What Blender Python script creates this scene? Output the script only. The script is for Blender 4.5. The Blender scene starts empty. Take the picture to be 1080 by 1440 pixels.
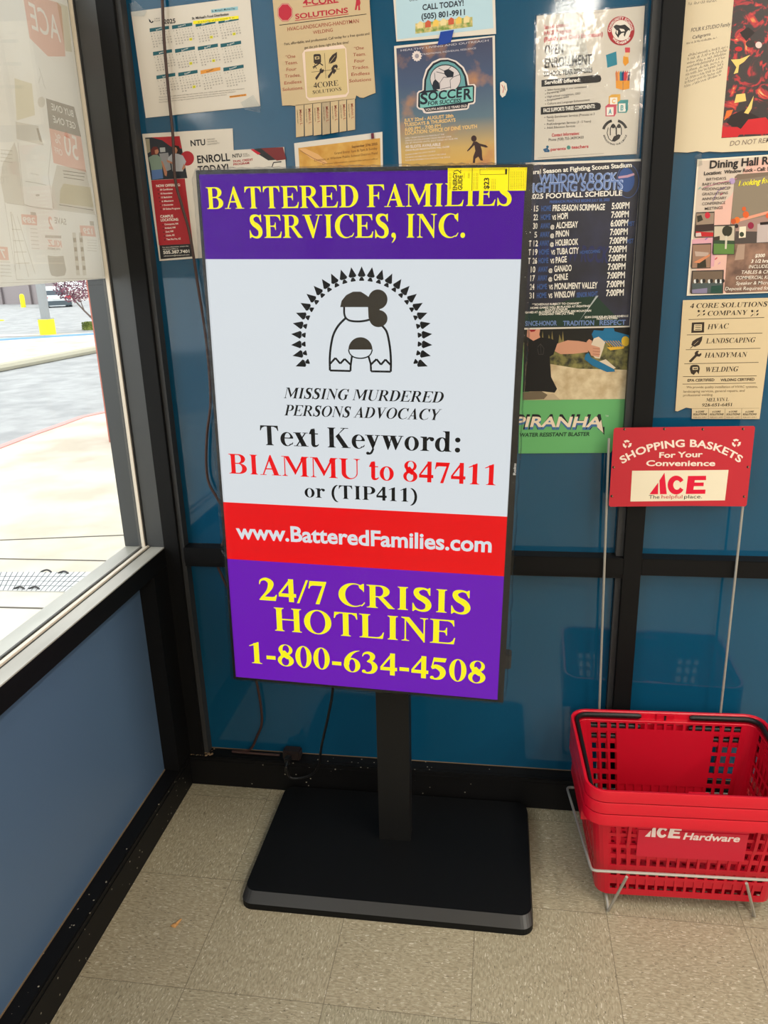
import bpy, bmesh, math, random
import numpy as np
from mathutils import Vector, Matrix
from mathutils.geometry import tessellate_polygon

random.seed(7)
SC = bpy.context.scene
COL = SC.collection

# ---------------------------------------------------------------- camera
CAM = np.array([0.891, -1.82, 1.46])
FPX = 1075.0
YAW, PITCH, ROLL = (math.radians(a) for a in (-8.9154, -17.8381, -1.8101))


def cam_axes():
    cy, sy, cp, sp, cr, sr = math.cos(YAW), math.sin(YAW), math.cos(PITCH), math.sin(PITCH), math.cos(ROLL), math.sin(ROLL)
    fwd = np.array([sy * cp, cy * cp, sp])
    right = np.array([cy, -sy, 0.0])
    up = np.cross(right, fwd)
    return cr * right + sr * up, -sr * right + cr * up, fwd


RIGHT, UP, FWD = cam_axes()
cam_data = bpy.data.cameras.new('camera')
cam_data.sensor_fit = 'HORIZONTAL'
cam_data.sensor_width = 36.0
cam_data.lens = FPX / 1080 * 36.0
cam_data.clip_start = 0.02
cam_data.clip_end = 400
cam = bpy.data.objects.new('camera', cam_data)
COL.objects.link(cam)
m = Matrix.Identity(4)
for i in range(3):
    m[i][0], m[i][1], m[i][2], m[i][3] = RIGHT[i], UP[i], -FWD[i], CAM[i]
cam.matrix_world = m
SC.camera = cam

# ---------------------------------------------------------------- world, lights, exposure
SC.view_settings.view_transform = 'Standard'
SC.view_settings.look = 'None'
SC.view_settings.exposure = 0.0
SC.view_settings.gamma = 1.0
SC.view_settings.use_curve_mapping = False
SC.cycles.use_denoising = True
SC.cycles.max_bounces = 8
SC.cycles.transparent_max_bounces = 12
SC.cycles.caustics_reflective = False
SC.cycles.caustics_refractive = False
SC.cycles.sample_clamp_indirect = 4.0

SKY_STRENGTH = 2.9
LAMP_POWER = 56.0
world = bpy.data.worlds.new('sky')
SC.world = world
world.use_nodes = True
wn = world.node_tree.nodes
bg = wn['Background']
bg.inputs['Color'].default_value = (0.97, 0.98, 1.0, 1)
bg.inputs['Strength'].default_value = SKY_STRENGTH
# ceiling tubes: long area lamps just under the ceiling of the store
for k, (lx, ly) in enumerate(((2.3, -1.5), (4.4, -1.5), (1.36, -4.9), (3.3, -4.2), (2.3, -6.2), (4.6, -6.0))):
    ld = bpy.data.lights.new('ceiling_tube_light', 'AREA')
    ld.shape = 'RECTANGLE'
    ld.size, ld.size_y = 0.28, 1.9
    ld.energy = LAMP_POWER
    ld.color = (1.0, 0.93, 0.82)
    lo = bpy.data.objects.new('ceiling_tube_light', ld)
    lo.location = (lx, ly, 3.08)
    COL.objects.link(lo)


# ---------------------------------------------------------------- pixel -> place
def ray(x, y):
    v = RIGHT * ((x - 540) / FPX) - UP * ((y - 720) / FPX) + FWD
    return v


def on(x, y, ax, val):
    d = ray(x, y)
    return CAM + d * ((val - CAM[ax]) / d[ax])


# ---------------------------------------------------------------- materials
def lin(c):
    return tuple(((v / 255) / 12.92 if v <= 10 else (((v / 255) + 0.055) / 1.055) ** 2.4) for v in c)


MATS = {}


def mat(name, rgb, rough=0.6, metal=0.0, spec=0.5, emit=0.0, coat=0.0):
    if name in MATS:
        return MATS[name]
    mt = bpy.data.materials.new(name)
    mt.use_nodes = True
    b = mt.node_tree.nodes['Principled BSDF']
    c = (*lin(rgb), 1)
    b.inputs['Base Color'].default_value = c
    b.inputs['Roughness'].default_value = rough
    b.inputs['Metallic'].default_value = metal
    b.inputs['Specular IOR Level'].default_value = spec
    b.inputs['Coat Weight'].default_value = coat
    if emit:
        b.inputs['Base Color'].default_value = (0.01, 0.01, 0.01, 1)
        b.inputs['Emission Color'].default_value = c
        b.inputs['Emission Strength'].default_value = emit
    MATS[name] = mt
    return mt


def ink(rgb, rough=0.55):
    return mat('ink_%d_%d_%d' % rgb, rgb, rough, spec=0.3)


def led(rgb):
    return mat('screen_%d_%d_%d' % rgb, rgb, 0.3, emit=1.0, spec=0.1)


def nodes(mt):
    nt = mt.node_tree
    return nt, nt.nodes, nt.links, nt.nodes['Principled BSDF']


def add_noise_color(mt, c0, c1, scale, detail=4, lo=0.35, hi=0.65, coord='Object', stretch=None):
    nt, N, L, b = nodes(mt)
    tc = N.new('ShaderNodeTexCoord')
    mp = N.new('ShaderNodeMapping')
    if stretch:
        mp.inputs['Scale'].default_value = stretch
    nz = N.new('ShaderNodeTexNoise')
    nz.inputs['Scale'].default_value = scale
    nz.inputs['Detail'].default_value = detail
    rp = N.new('ShaderNodeValToRGB')
    rp.color_ramp.elements[0].position = lo
    rp.color_ramp.elements[1].position = hi
    rp.color_ramp.elements[0].color = (*lin(c0), 1)
    rp.color_ramp.elements[1].color = (*lin(c1), 1)
    L.new(tc.outputs[coord], mp.inputs['Vector'])
    L.new(mp.outputs['Vector'], nz.inputs['Vector'])
    L.new(nz.outputs['Fac'], rp.inputs['Fac'])
    L.new(rp.outputs['Color'], b.inputs['Base Color'])
    return rp


def add_bump(mt, scale, strength, dist=0.002):
    nt, N, L, b = nodes(mt)
    tc = N.new('ShaderNodeTexCoord')
    nz = N.new('ShaderNodeTexNoise')
    nz.inputs['Scale'].default_value = scale
    nz.inputs['Detail'].default_value = 4
    bp = N.new('ShaderNodeBump')
    bp.inputs['Strength'].default_value = strength
    bp.inputs['Distance'].default_value = dist
    L.new(tc.outputs['Object'], nz.inputs['Vector'])
    L.new(nz.outputs['Fac'], bp.inputs['Height'])
    L.new(bp.outputs['Normal'], b.inputs['Normal'])


def let_light_through(mt, w):
    nt, N, L, b = nodes(mt)
    tr = N.new('ShaderNodeBsdfTranslucent')
    src = b.inputs['Base Color']
    if src.is_linked: L.new(src.links[0].from_socket, tr.inputs['Color'])
    else: tr.inputs['Color'].default_value = src.default_value
    mx = N.new('ShaderNodeMixShader')
    mx.inputs['Fac'].default_value = w
    L.new(b.outputs[0], mx.inputs[1]); L.new(tr.outputs[0], mx.inputs[2])
    L.new(mx.outputs[0], N['Material Output'].inputs['Surface'])


def filter_ink(rgb):
    nm = 'show_through_ink_%d_%d_%d' % rgb
    if nm not in MATS:
        mt = bpy.data.materials.new(nm)
        mt.use_nodes = True
        N = mt.node_tree.nodes
        N.remove(N['Principled BSDF'])
        t = N.new('ShaderNodeBsdfTransparent')
        t.inputs['Color'].default_value = (*lin(rgb), 1)
        mt.node_tree.links.new(t.outputs[0], N['Material Output'].inputs['Surface'])
        MATS[nm] = mt
    return MATS[nm]


def clear_mat(name, tint, gloss, rough, bump=0.0, bscale=30):
    mt = bpy.data.materials.new(name)
    mt.use_nodes = True
    nt = mt.node_tree
    N, L = nt.nodes, nt.links
    N.remove(N['Principled BSDF'])
    out = N['Material Output']
    tr = N.new('ShaderNodeBsdfTransparent')
    tr.inputs['Color'].default_value = (*tint, 1)
    gl = N.new('ShaderNodeBsdfGlossy')
    gl.inputs['Roughness'].default_value = rough
    # reflectance at normal incidence, rising to 1 at grazing, the same from both sides
    lw = N.new('ShaderNodeLayerWeight')
    lw.inputs['Blend'].default_value = 0.5
    pw = N.new('ShaderNodeMath'); pw.operation = 'POWER'; pw.inputs[1].default_value = 5.0
    fr = N.new('ShaderNodeMath'); fr.operation = 'MULTIPLY_ADD'
    f0 = ((gloss - 1) / (gloss + 1)) ** 2
    fr.inputs[1].default_value = (1 - f0) * min(1.0, f0 / 0.035); fr.inputs[2].default_value = f0
    L.new(lw.outputs['Facing'], pw.inputs[0]); L.new(pw.outputs[0], fr.inputs[0])
    mx = N.new('ShaderNodeMixShader')
    L.new(fr.outputs[0], mx.inputs['Fac'])
    L.new(tr.outputs['BSDF'], mx.inputs[1])
    L.new(gl.outputs['BSDF'], mx.inputs[2])
    L.new(mx.outputs['Shader'], out.inputs['Surface'])
    if bump:
        tc = N.new('ShaderNodeTexCoord')
        nz = N.new('ShaderNodeTexNoise')
        nz.inputs['Scale'].default_value = bscale
        nz.inputs['Detail'].default_value = 3
        bp = N.new('ShaderNodeBump')
        bp.inputs['Strength'].default_value = bump
        bp.inputs['Distance'].default_value = 0.004
        L.new(tc.outputs['Object'], nz.inputs['Vector'])
        L.new(nz.outputs['Fac'], bp.inputs['Height'])
        L.new(bp.outputs['Normal'], gl.inputs['Normal'])
        L.new(bp.outputs['Normal'], lw.inputs['Normal'])
    return mt


M_BLACK = mat('black_painted_metal', (17, 17, 18), 0.5, spec=0.15)
add_bump(M_BLACK, 60, 0.08)
M_BLACKWORN = mat('worn_black_base_paint', (16, 16, 17), 0.5, spec=0.18)


def worn(mt):
    nt, N, L, b = nodes(mt)
    tc = N.new('ShaderNodeTexCoord')
    vo = N.new('ShaderNodeTexVoronoi')
    vo.inputs['Scale'].default_value = 55
    nz = N.new('ShaderNodeTexNoise')
    nz.inputs['Scale'].default_value = 5
    lt = N.new('ShaderNodeMath'); lt.operation = 'LESS_THAN'; lt.inputs[1].default_value = 0.11
    gt = N.new('ShaderNodeMath'); gt.operation = 'GREATER_THAN'; gt.inputs[1].default_value = 0.5
    mu = N.new('ShaderNodeMath'); mu.operation = 'MULTIPLY'
    mx = N.new('ShaderNodeMix'); mx.data_type = 'RGBA'
    mx.inputs[6].default_value = (*lin((16, 16, 17)), 1)
    mx.inputs[7].default_value = (*lin((150, 144, 130)), 1)
    L.new(tc.outputs['Object'], vo.inputs['Vector']); L.new(tc.outputs['Object'], nz.inputs['Vector'])
    L.new(vo.outputs['Distance'], lt.inputs[0]); L.new(nz.outputs['Fac'], gt.inputs[0])
    L.new(lt.outputs[0], mu.inputs[0]); L.new(gt.outputs[0], mu.inputs[1])
    L.new(mu.outputs[0], mx.inputs[0]); L.new(mx.outputs[2], b.inputs['Base Color'])


worn(M_BLACKWORN)
M_BRONZE = mat('dark_anodised_window_frame', (62, 64, 66), 0.34, metal=0.0)
M_SILL = mat('worn_grey_sill', (176, 174, 166), 0.4)
add_noise_color(M_SILL, (150, 147, 138), (190, 188, 180), 9, 6, 0.3, 0.7, stretch=(1, 0.25, 1))
M_BEAD = mat('pale_glazing_bead', (226, 214, 198), 0.5)
M_GASKET = mat('dark_rubber_gasket', (46, 46, 47), 0.6)
M_PANEL = mat('blue_painted_glass', (14, 75, 107), 0.06, spec=0.5)
M_PANELLOW = mat('blue_painted_panel', (82, 106, 136), 0.36, spec=0.4)
M_DUST = mat('orange_dusty_sealant', (126, 104, 78), 0.8)
M_PAPER = mat('white_paper', (218, 209, 196), 0.6, spec=0.25)
M_CREAM = mat('cream_paper', (208, 187, 150), 0.65, spec=0.25)
M_KRAFT = mat('tan_paper', (202, 178, 140), 0.65, spec=0.25)
M_GLASS = clear_mat('window_glass', (0.96, 0.98, 0.97), 1.45, 0.0)
M_FILM = clear_mat('clear_plastic_film', (0.985, 0.985, 0.985), 1.13, 0.06, 0.12, 5)
M_FILMEDGE = clear_mat('crumpled_plastic_film', (0.9, 0.9, 0.9), 1.3, 0.1, 1.0, 60)
M_LAMINATE = clear_mat('clear_laminate', (0.97, 0.97, 0.97), 1.3, 0.07, 0.22, 22)
M_TAPE = clear_mat('clear_tape', (0.92, 0.93, 0.93), 1.4, 0.16, 0.6, 28)


# ---------------------------------------------------------------- object helpers
def tag(o, label=None, cat=None, group=None, kind=None):
    if label: o['label'] = label
    if cat: o['category'] = cat
    if group: o['group'] = group
    if kind: o['kind'] = kind
    return o


def empty(name, loc=(0, 0, 0), rz=0.0, mw=None):
    o = bpy.data.objects.new(name, None)
    o.empty_display_size = 0.05
    COL.objects.link(o)
    if mw is not None:
        o.matrix_world = mw
    else:
        o.location = loc
        o.rotation_euler = (0, 0, rz)
    return o


def basis(o):
    return o.matrix_basis.copy()


def world_of(o):
    w = basis(o)
    p = o.parent
    while p:
        w = basis(p) @ w
        p = p.parent
    return w


def link_mesh(name, verts, faces, mats, idx=None, parent=None, smooth=False, world=False):
    """one mesh object; if world is True the vertices are world points and are brought into the parent's space"""
    if world and parent is not None:
        iv = world_of(parent).inverted()
        verts = [iv @ Vector(v) for v in verts]
    me = bpy.data.meshes.new(name)
    me.from_pydata([tuple(v) for v in verts], [], faces)
    for mm in (mats if isinstance(mats, (list, tuple)) else [mats]):
        me.materials.append(mm)
    if idx:
        me.polygons.foreach_set('material_index', idx)
    if smooth:
        me.polygons.foreach_set('use_smooth', [True] * len(me.polygons))
    me.update()
    o = bpy.data.objects.new(name, me)
    COL.objects.link(o)
    if parent is not None:
        o.parent = parent
    return o


class MB:
    """collects boxes, prisms, tubes and lathes into ONE mesh object"""

    def __init__(s):
        s.v, s.f, s.i, s.m = [], [], [], []
        s.cur = 0

    def use(s, mt):
        if mt not in s.m:
            s.m.append(mt)
        s.cur = s.m.index(mt)
        return s

    def add(s, verts, faces):
        n = len(s.v)
        s.v += [tuple(v) for v in verts]
        for f in faces:
            s.f.append([n + k for k in f])
            s.i.append(s.cur)
        return s

    def box(s, x0, x1, y0, y1, z0, z1, bev=0.0):
        x0, x1 = min(x0, x1), max(x0, x1); y0, y1 = min(y0, y1), max(y0, y1); z0, z1 = min(z0, z1), max(z0, z1)
        if bev <= 0:
            v = [(x, y, z) for z in (z0, z1) for x, y in ((x0, y0), (x1, y0), (x1, y1), (x0, y1))]
            return s.add(v, [(3, 2, 1, 0), (4, 5, 6, 7), (0, 1, 5, 4), (1, 2, 6, 5), (2, 3, 7, 6), (3, 0, 4, 7)])
        bm = bmesh.new()
        bmesh.ops.create_cube(bm, size=1)
        for w in bm.verts:
            w.co = Vector(((x0 + x1) / 2 + w.co.x * (x1 - x0), (y0 + y1) / 2 + w.co.y * (y1 - y0), (z0 + z1) / 2 + w.co.z * (z1 - z0)))
        bmesh.ops.bevel(bm, geom=bm.edges[:], offset=bev, segments=2, affect='EDGES')
        s.bm(bm)
        return s

    def bm(s, bm):
        bm.verts.index_update()
        s.add([v.co for v in bm.verts], [[v.index for v in f.verts] for f in bm.faces])
        bm.free()
        return s

    def prism(s, pts, axis, a, b):
        """polygon given in the two other axes, extruded along axis from a to b"""
        n = len(pts)

        def mk(p, t):
            q = list(p)
            q.insert(axis, t)
            return q
        v = [mk(p, a) for p in pts] + [mk(p, b) for p in pts]
        f = [(k, (k + 1) % n, n + (k + 1) % n, n + k) for k in range(n)]
        tri = tessellate_polygon([[Vector((p[0], p[1], 0)) for p in pts]])
        f += [tuple(t) for t in tri] + [tuple(n + q for q in reversed(t)) for t in tri]
        return s.add(v, f)

    def tube(s, pts, r, seg=10, closed=False, flat=None):
        P = [Vector(p) for p in pts]
        n = len(P)
        rings = []
        ref = None
        for k in range(n):
            if closed:
                t = (P[(k + 1) % n] - P[k - 1])
            else:
                t = P[min(k + 1, n - 1)] - P[max(k - 1, 0)]
            t.normalize()
            if ref is None:
                ref = Vector((0, 0, 1)) if abs(t.z) < 0.9 else Vector((1, 0, 0))
            ref = (ref - t * ref.dot(t)).normalized()
            b = t.cross(ref)
            rr = r[k] if isinstance(r, (list, tuple)) else r
            ra, rb = (rr, rr) if flat is None else (rr * flat, rr)
            rings.append([P[k] + ref * (ra * math.cos(2 * math.pi * j / seg)) + b * (rb * math.sin(2 * math.pi * j / seg)) for j in range(seg)])
        v = [q for rg in rings for q in rg]
        f = []
        for k in range(n if closed else n - 1):
            k2 = (k + 1) % n
            for j in range(seg):
                f.append((k * seg + j, k * seg + (j + 1) % seg, k2 * seg + (j + 1) % seg, k2 * seg + j))
        if not closed:
            f.append(tuple(range(seg))[::-1])
            f.append(tuple((n - 1) * seg + j for j in range(seg)))
        return s.add(v, f)

    def lathe(s, prof, c, seg=24):
        v, f = [], []
        for r, z in prof:
            for j in range(seg):
                a = 2 * math.pi * j / seg
                v.append((c[0] + r * math.cos(a), c[1] + r * math.sin(a), c[2] + z))
        for k in range(len(prof) - 1):
            for j in range(seg):
                f.append((k * seg + j, k * seg + (j + 1) % seg, (k + 1) * seg + (j + 1) % seg, (k + 1) * seg + j))
        f.append(tuple(range(seg))[::-1])
        f.append(tuple((len(prof) - 1) * seg + j for j in range(seg)))
        return s.add(v, f)

    def build(s, name, parent=None, smooth=False, world=False, mt=None):
        o = link_mesh(name, s.v, s.f, s.m or [mt or M_BLACK], s.i, parent, False, world)
        if smooth:
            o.data.set_sharp_from_angle(angle=math.radians(35)) if hasattr(o.data, 'set_sharp_from_angle') else None
            o.data.polygons.foreach_set('use_smooth', [True] * len(o.data.polygons))
            o.data.set_sharp_from_angle(angle=math.radians(35))
        return o


def smooth_path(pts, n=8):
    P = [Vector(p) for p in pts]
    out = []
    for k in range(len(P) - 1):
        p0, p1, p2, p3 = P[max(k - 1, 0)], P[k], P[k + 1], P[min(k + 2, len(P) - 1)]
        for j in range(n):
            t = j / n
            out.append(0.5 * ((2 * p1) + (p2 - p0) * t + (2 * p0 - 5 * p1 + 4 * p2 - p3) * t * t + (3 * p1 - p0 - 3 * p2 + p3) * t ** 3))
    out.append(P[-1])
    return out


def copy_tree(o, parent=None):
    c = o.copy()
    COL.objects.link(c)
    c.parent = parent
    for ch in [q for q in bpy.data.objects if q.parent == o]:
        copy_tree(ch, c)
    return c


# ---------------------------------------------------------------- lettering
# sans glyphs come from Blender's own built-in font, cached once; serif capitals and figures are drawn below
CHARS = ("ABCDEFGHIJKLMNOPQRSTUVWXYZabcdefghijklmnopqrstuvwxyz0123456789.,:;-/()!$&@'\u201c%\u00c9\u00e9*~\u2022\u00ae")
GLYPH = {}


def cache_sans():
    jobs = []
    for style, off in (('r', 0.004), ('b', 0.027)):
        for ch in CHARS:
            for body in (ch, 'I' + ch + 'I'):
                cu = bpy.data.curves.new('g', 'FONT')
                cu.body = body
                cu.size = 1.0
                cu.offset = off
                cu.resolution_u = 3
                o = bpy.data.objects.new('g', cu)
                COL.objects.link(o)
                jobs.append((style, ch, len(body), o))
    for style, off in (('r', 0.004), ('b', 0.027)):
        cu = bpy.data.curves.new('g', 'FONT'); cu.body = 'II'; cu.offset = off
        o = bpy.data.objects.new('g', cu); COL.objects.link(o)
        jobs.append((style, 'II', 2, o))
    dg = bpy.context.evaluated_depsgraph_get()
    dg.update()
    adv, meshes = {}, {}
    for style, ch, n, o in jobs:
        me = o.evaluated_get(dg).to_mesh()
        vs = [(v.co.x, v.co.y) for v in me.vertices]
        w = (max(v[0] for v in vs) - min(v[0] for v in vs)) if vs else 0
        if n == 1:
            meshes[style, ch] = (vs, [list(p.vertices) for p in me.polygons])
        else:
            adv[style, ch] = w
        o.evaluated_get(dg).to_mesh_clear()
    for (style, ch), (vs, fs) in meshes.items():
        a = adv[style, ch] - adv[style, 'II']
        GLYPH[style, ch] = (vs, fs, a)
    for style in 'rb':
        ys = [v[1] for v in GLYPH[style, 'H'][0]]
        h = max(ys)
        for ch in CHARS:
            vs, fs, a = GLYPH[style, ch]
            GLYPH[style, ch] = ([(x / h, y / h) for x, y in vs], fs, a / h)
        GLYPH[style, ' '] = ([], [], 0.38)
    for style, ch, n, o in jobs:
        cu = o.data
        bpy.data.objects.remove(o)
        bpy.data.curves.remove(cu)


cache_sans()


class G:
    """draws one serif glyph in units of 1/1000 em (capital height 676)"""

    def __init__(s):
        s.v, s.f = [], []

    def poly(s, pts):
        n = len(s.v)
        s.v += pts
        for t in tessellate_polygon([[Vector((p[0], p[1], 0)) for p in pts]]):
            s.f.append([n + k for k in t])
        return s

    def rect(s, x0, y0, x1, y1):
        n = len(s.v)
        s.v += [(x0, y0), (x1, y0), (x1, y1), (x0, y1)]
        s.f.append([n, n + 1, n + 2, n + 3])
        return s

    def foot(s, x0, x1, l=55, r=55, y=0):
        return s.poly([(x0 - l, y), (x1 + r, y), (x1 + r, y + 18), (x1 + r * .25, y + 30), (x1, y + 70), (x0, y + 70), (x0 - l * .25, y + 30), (x0 - l, y + 18)])

    def head(s, x0, x1, l=55, r=55, y=676):
        return s.poly([(x0 - l, y), (x0 - l, y - 18), (x0 - l * .25, y - 30), (x0, y - 70), (x1, y - 70), (x1 + r * .25, y - 30), (x1 + r, y - 18), (x1 + r, y)])

    def stem(s, x0, x1, y0=0, y1=676, f=(55, 55), h=(55, 55)):
        s.rect(x0, y0 + 10, x1, y1 - 10)
        if f: s.foot(x0, x1, f[0], f[1], y0)
        if h: s.head(x0, x1, h[0], h[1], y1)
        return s

    def ring(s, o, i, a0=0, a1=360, n=28):
        a0, a1 = math.radians(a0), math.radians(a1)
        k0 = len(s.v)
        for k in range(n + 1):
            a = a0 + (a1 - a0) * k / n
            c, q = math.cos(a), math.sin(a)
            s.v += [(o[0] + o[2] * c, o[1] + o[3] * q), (i[0] + i[2] * c, i[1] + i[3] * q)]
        for k in range(n):
            b = k0 + 2 * k
            s.f.append([b, b + 2, b + 3, b + 1])
        return s

    def dot(s, x, y, r, ry=None, n=20):
        k0 = len(s.v)
        s.v += [(x + r * math.cos(2 * math.pi * k / n), y + (ry or r) * math.sin(2 * math.pi * k / n)) for k in range(n)]
        s.f.append([k0 + k for k in range(n)])
        return s

    def stroke(s, pts, n=9):
        """(x, y, width) points along a smooth centre line"""
        P = smooth_path([(p[0], p[1], p[2]) for p in pts], n)
        k0 = len(s.v)
        for k, p in enumerate(P):
            a, b = P[max(k - 1, 0)], P[min(k + 1, len(P) - 1)]
            t = Vector((b.x - a.x, b.y - a.y))
            t = t.normalized() if t.length > 0 else Vector((1, 0))
            w = p.z / 2
            s.v += [(p.x - t.y * w, p.y + t.x * w), (p.x + t.y * w, p.y - t.x * w)]
        for k in range(len(P) - 1):
            b = k0 + 2 * k
            s.f.append([b, b + 2, b + 3, b + 1])
        return s


def serif_glyphs():
    S = {}
    S['A'] = (G().poly([(92, 12), (138, 12), (372, 585), (345, 660)]).poly([(352, 690), (386, 690), (640, 15), (472, 15), (300, 560)])
              .rect(178, 195, 480, 235).rect(10, 0, 222, 22).rect(400, 0, 712, 22), 722)
    b = G().stem(95, 240, f=(78, 0), h=(78, 0)).rect(230, 642, 360, 676).rect(230, 0, 370, 33).rect(230, 340, 370, 374)
    b.ring((350, 512, 232, 164), (330, 508, 105, 134), -90, 90).ring((360, 180, 262, 180), (335, 187, 125, 154), -90, 90)
    S['B'] = (b, 667)
    cc = G().ring((405, 338, 372, 353), (452, 338, 250, 320), 48, 300)
    cc.stroke([(600, 30, 42), (650, 75, 30), (690, 140, 22)]).rect(652, 455, 676, 690).poly([(652, 455), (676, 455), (676, 600), (640, 600)])
    cc.poly([(560, 560), (652, 480), (652, 690), (600, 655), (540, 640)])
    S['C'] = (cc, 722)
    S['D'] = (G().stem(95, 240, f=(78, 0), h=(78, 0)).rect(230, 642, 340, 676).rect(230, 0, 340, 34).ring((330, 338, 355, 338), (320, 338, 200, 305), -90, 90), 722)

    def efl(top=True, mid=True, bot=True):
        g = G().stem(95, 240, f=(78, 55 if not bot else 0), h=(78, 0 if top else 55))
        if top:
            g.rect(230, 640, 600, 676).poly([(600, 676), (612, 505), (590, 505), (560, 575), (500, 625), (420, 645), (420, 676)])
        if mid:
            g.rect(230, 328, 415, 362).poly([(437, 235), (437, 455), (415, 455), (395, 385), (350, 362), (350, 328), (395, 305), (415, 235)])
        if bot:
            g.rect(230, 0, 610, 36).poly([(610, 0), (642, 185), (618, 185), (580, 100), (520, 50), (430, 30), (430, 0)])
        return g
    S['E'] = (efl(), 667)
    S['F'] = (efl(bot=False), 611)
    S['L'] = (efl(False, False, True), 667)
    S['G'] = (G().ring((405, 338, 372, 353), (452, 338, 250, 320), 48, 292).poly([(652, 470), (676, 470), (676, 690), (652, 690), (600, 655), (540, 640), (600, 560)])
              .stem(510, 650, 40, 330, f=None, h=(70, 75)).poly([(510, 60), (650, 75), (560, 10), (470, -8), (440, 20)]), 778)
    S['H'] = (G().stem(90, 235).stem(545, 690).rect(225, 325, 555, 362), 778)
    S['I'] = (G().stem(122, 268), 389)
    S['J'] = (G().stem(250, 395, 150, 676, f=None).stroke([(322, 170, 145), (300, 60, 110), (220, 0, 60), (120, 20, 50)]).dot(105, 95, 70), 500)
    S['K'] = (G().stem(90, 235).poly([(225, 290), (265, 330), (590, 655), (540, 655)]).poly([(290, 385), (395, 490), (705, 15), (525, 15)]).rect(480, 0, 765, 22).rect(455, 654, 700, 676), 778)
    S['M'] = (G().rect(105, 10, 140, 660).foot(105, 140, 75, 75).poly([(20, 676), (265, 676), (500, 225), (460, 60), (130, 655), (20, 655)])
              .poly([(440, 60), (475, 60), (735, 560), (715, 655), (465, 170)]).stem(700, 845, f=(70, 70), h=(0, 75)).poly([(740, 676), (690, 676), (640, 560), (720, 500)]), 944)
    S['N'] = (G().rect(105, 10, 140, 660).foot(105, 140, 75, 80).poly([(20, 676), (215, 676), (610, 170), (610, -12), (590, -12), (110, 620), (20, 655)]).rect(575, -10, 610, 660).head(575, 610, 85, 75), 722)
    S['O'] = (G().ring((389, 338, 355, 353), (389, 338, 198, 322)), 778)
    S['P'] = (G().stem(95, 240, f=(78, 60), h=(78, 0)).rect(230, 642, 350, 676).rect(230, 295, 350, 328).ring((345, 485, 245, 191), (325, 485, 108, 158), -90, 90), 611)
    S['R'] = (G().stem(95, 240, f=(78, 55), h=(78, 0)).rect(230, 642, 350, 676).rect(230, 320, 350, 352).ring((345, 498, 245, 178), (325, 498, 108, 146), -90, 90)
              .poly([(290, 335), (420, 340), (690, 22), (715, 22), (715, 0), (560, 0)]), 722)
    S['S'] = (G().stroke([(462, 545, 30), (420, 620, 55), (300, 663, 58), (165, 620, 120), (135, 525, 135), (200, 420, 150), (330, 340, 165), (420, 240, 150),
                          (428, 130, 140), (370, 40, 95), (255, 12, 55), (130, 60, 50), (70, 165, 28)]).rect(452, 470, 476, 690).poly([(452, 470), (452, 690), (405, 655), (380, 640)])
              .rect(42, -12, 66, 230).poly([(66, 220), (66, -12), (105, 25), (150, 30)]), 556)
    S['T'] = (G().stem(262, 408, h=None).rect(45, 640, 620, 676).poly([(45, 676), (32, 500), (56, 500), (95, 590), (190, 645), (190, 676)]).poly([(620, 676), (634, 500), (610, 500), (572, 590), (480, 645), (480, 676)]), 667)
    S['U'] = (G().stem(100, 245, 190, 676, f=None, h=(82, 65)).rect(585, 190, 620, 660).head(585, 620, 90, 82)
              .ring((360, 200, 260, 215), (415, 200, 170, 175), 180, 360), 722)
    S['V'] = (G().poly([(75, 660), (245, 660), (430, 190), (385, -12), (345, -12)]).poly([(565, 660), (608, 660), (385, -12), (360, 100)]).rect(10, 654, 320, 676).rect(480, 654, 705, 676), 722)
    S['W'] = (G().poly([(75, 660), (240, 660), (380, 190), (330, -12), (300, -12)]).poly([(500, 560), (330, -12), (310, 90), (480, 620)])
              .poly([(390, 660), (560, 660), (700, 190), (655, -12), (620, -12)]).poly([(880, 660), (920, 660), (655, -12), (635, 90)]).rect(10, 654, 610, 676).rect(785, 654, 990, 676), 1000)
    S['Y'] = (G().stem(290, 435, 0, 320, h=None).poly([(70, 660), (245, 660), (435, 320), (290, 290)]).poly([(590, 660), (630, 660), (435, 300), (370, 330)]).rect(10, 654, 320, 676).rect(500, 654, 712, 676), 722)
    S['X'] = (G().poly([(85, 660), (255, 660), (640, 15), (465, 15)]).poly([(560, 660), (605, 660), (170, 15), (115, 15)]).rect(10, 654, 330, 676).rect(470, 654, 690, 676).rect(10, 0, 250, 22).rect(400, 0, 712, 22), 722)
    # figures
    S['0'] = (G().ring((250, 338, 226, 350), (250, 338, 92, 322)), 500)
    S['1'] = (G().stem(190, 335, 0, 660, h=None, f=(75, 75)).poly([(60, 560), (75, 540), (190, 580), (335, 560), (335, 688), (305, 688)]), 500)
    S['2'] = (G().stroke([(35, 480, 20), (75, 600, 50), (200, 645, 90), (320, 560, 145), (320, 440, 140), (240, 270, 90), (60, 50, 50)])
              .poly([(15, 0), (440, 0), (480, 190), (455, 190), (420, 135), (360, 115), (100, 115), (15, 30)]), 500)
    S['3'] = (G().stroke([(40, 520, 20), (85, 610, 50), (205, 645, 85), (310, 565, 135), (285, 450, 110), (170, 370, 30)])
              .stroke([(160, 375, 25), (300, 345, 100), (375, 215, 150), (320, 70, 110), (190, 15, 55), (80, 35, 60)]).dot(75, 55, 52), 500)
    S['4'] = (G().rect(285, 0, 415, 688).poly([(25, 160), (25, 250), (320, 688), (350, 620), (90, 250), (90, 160)]).rect(25, 145, 475, 250), 500)
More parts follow.
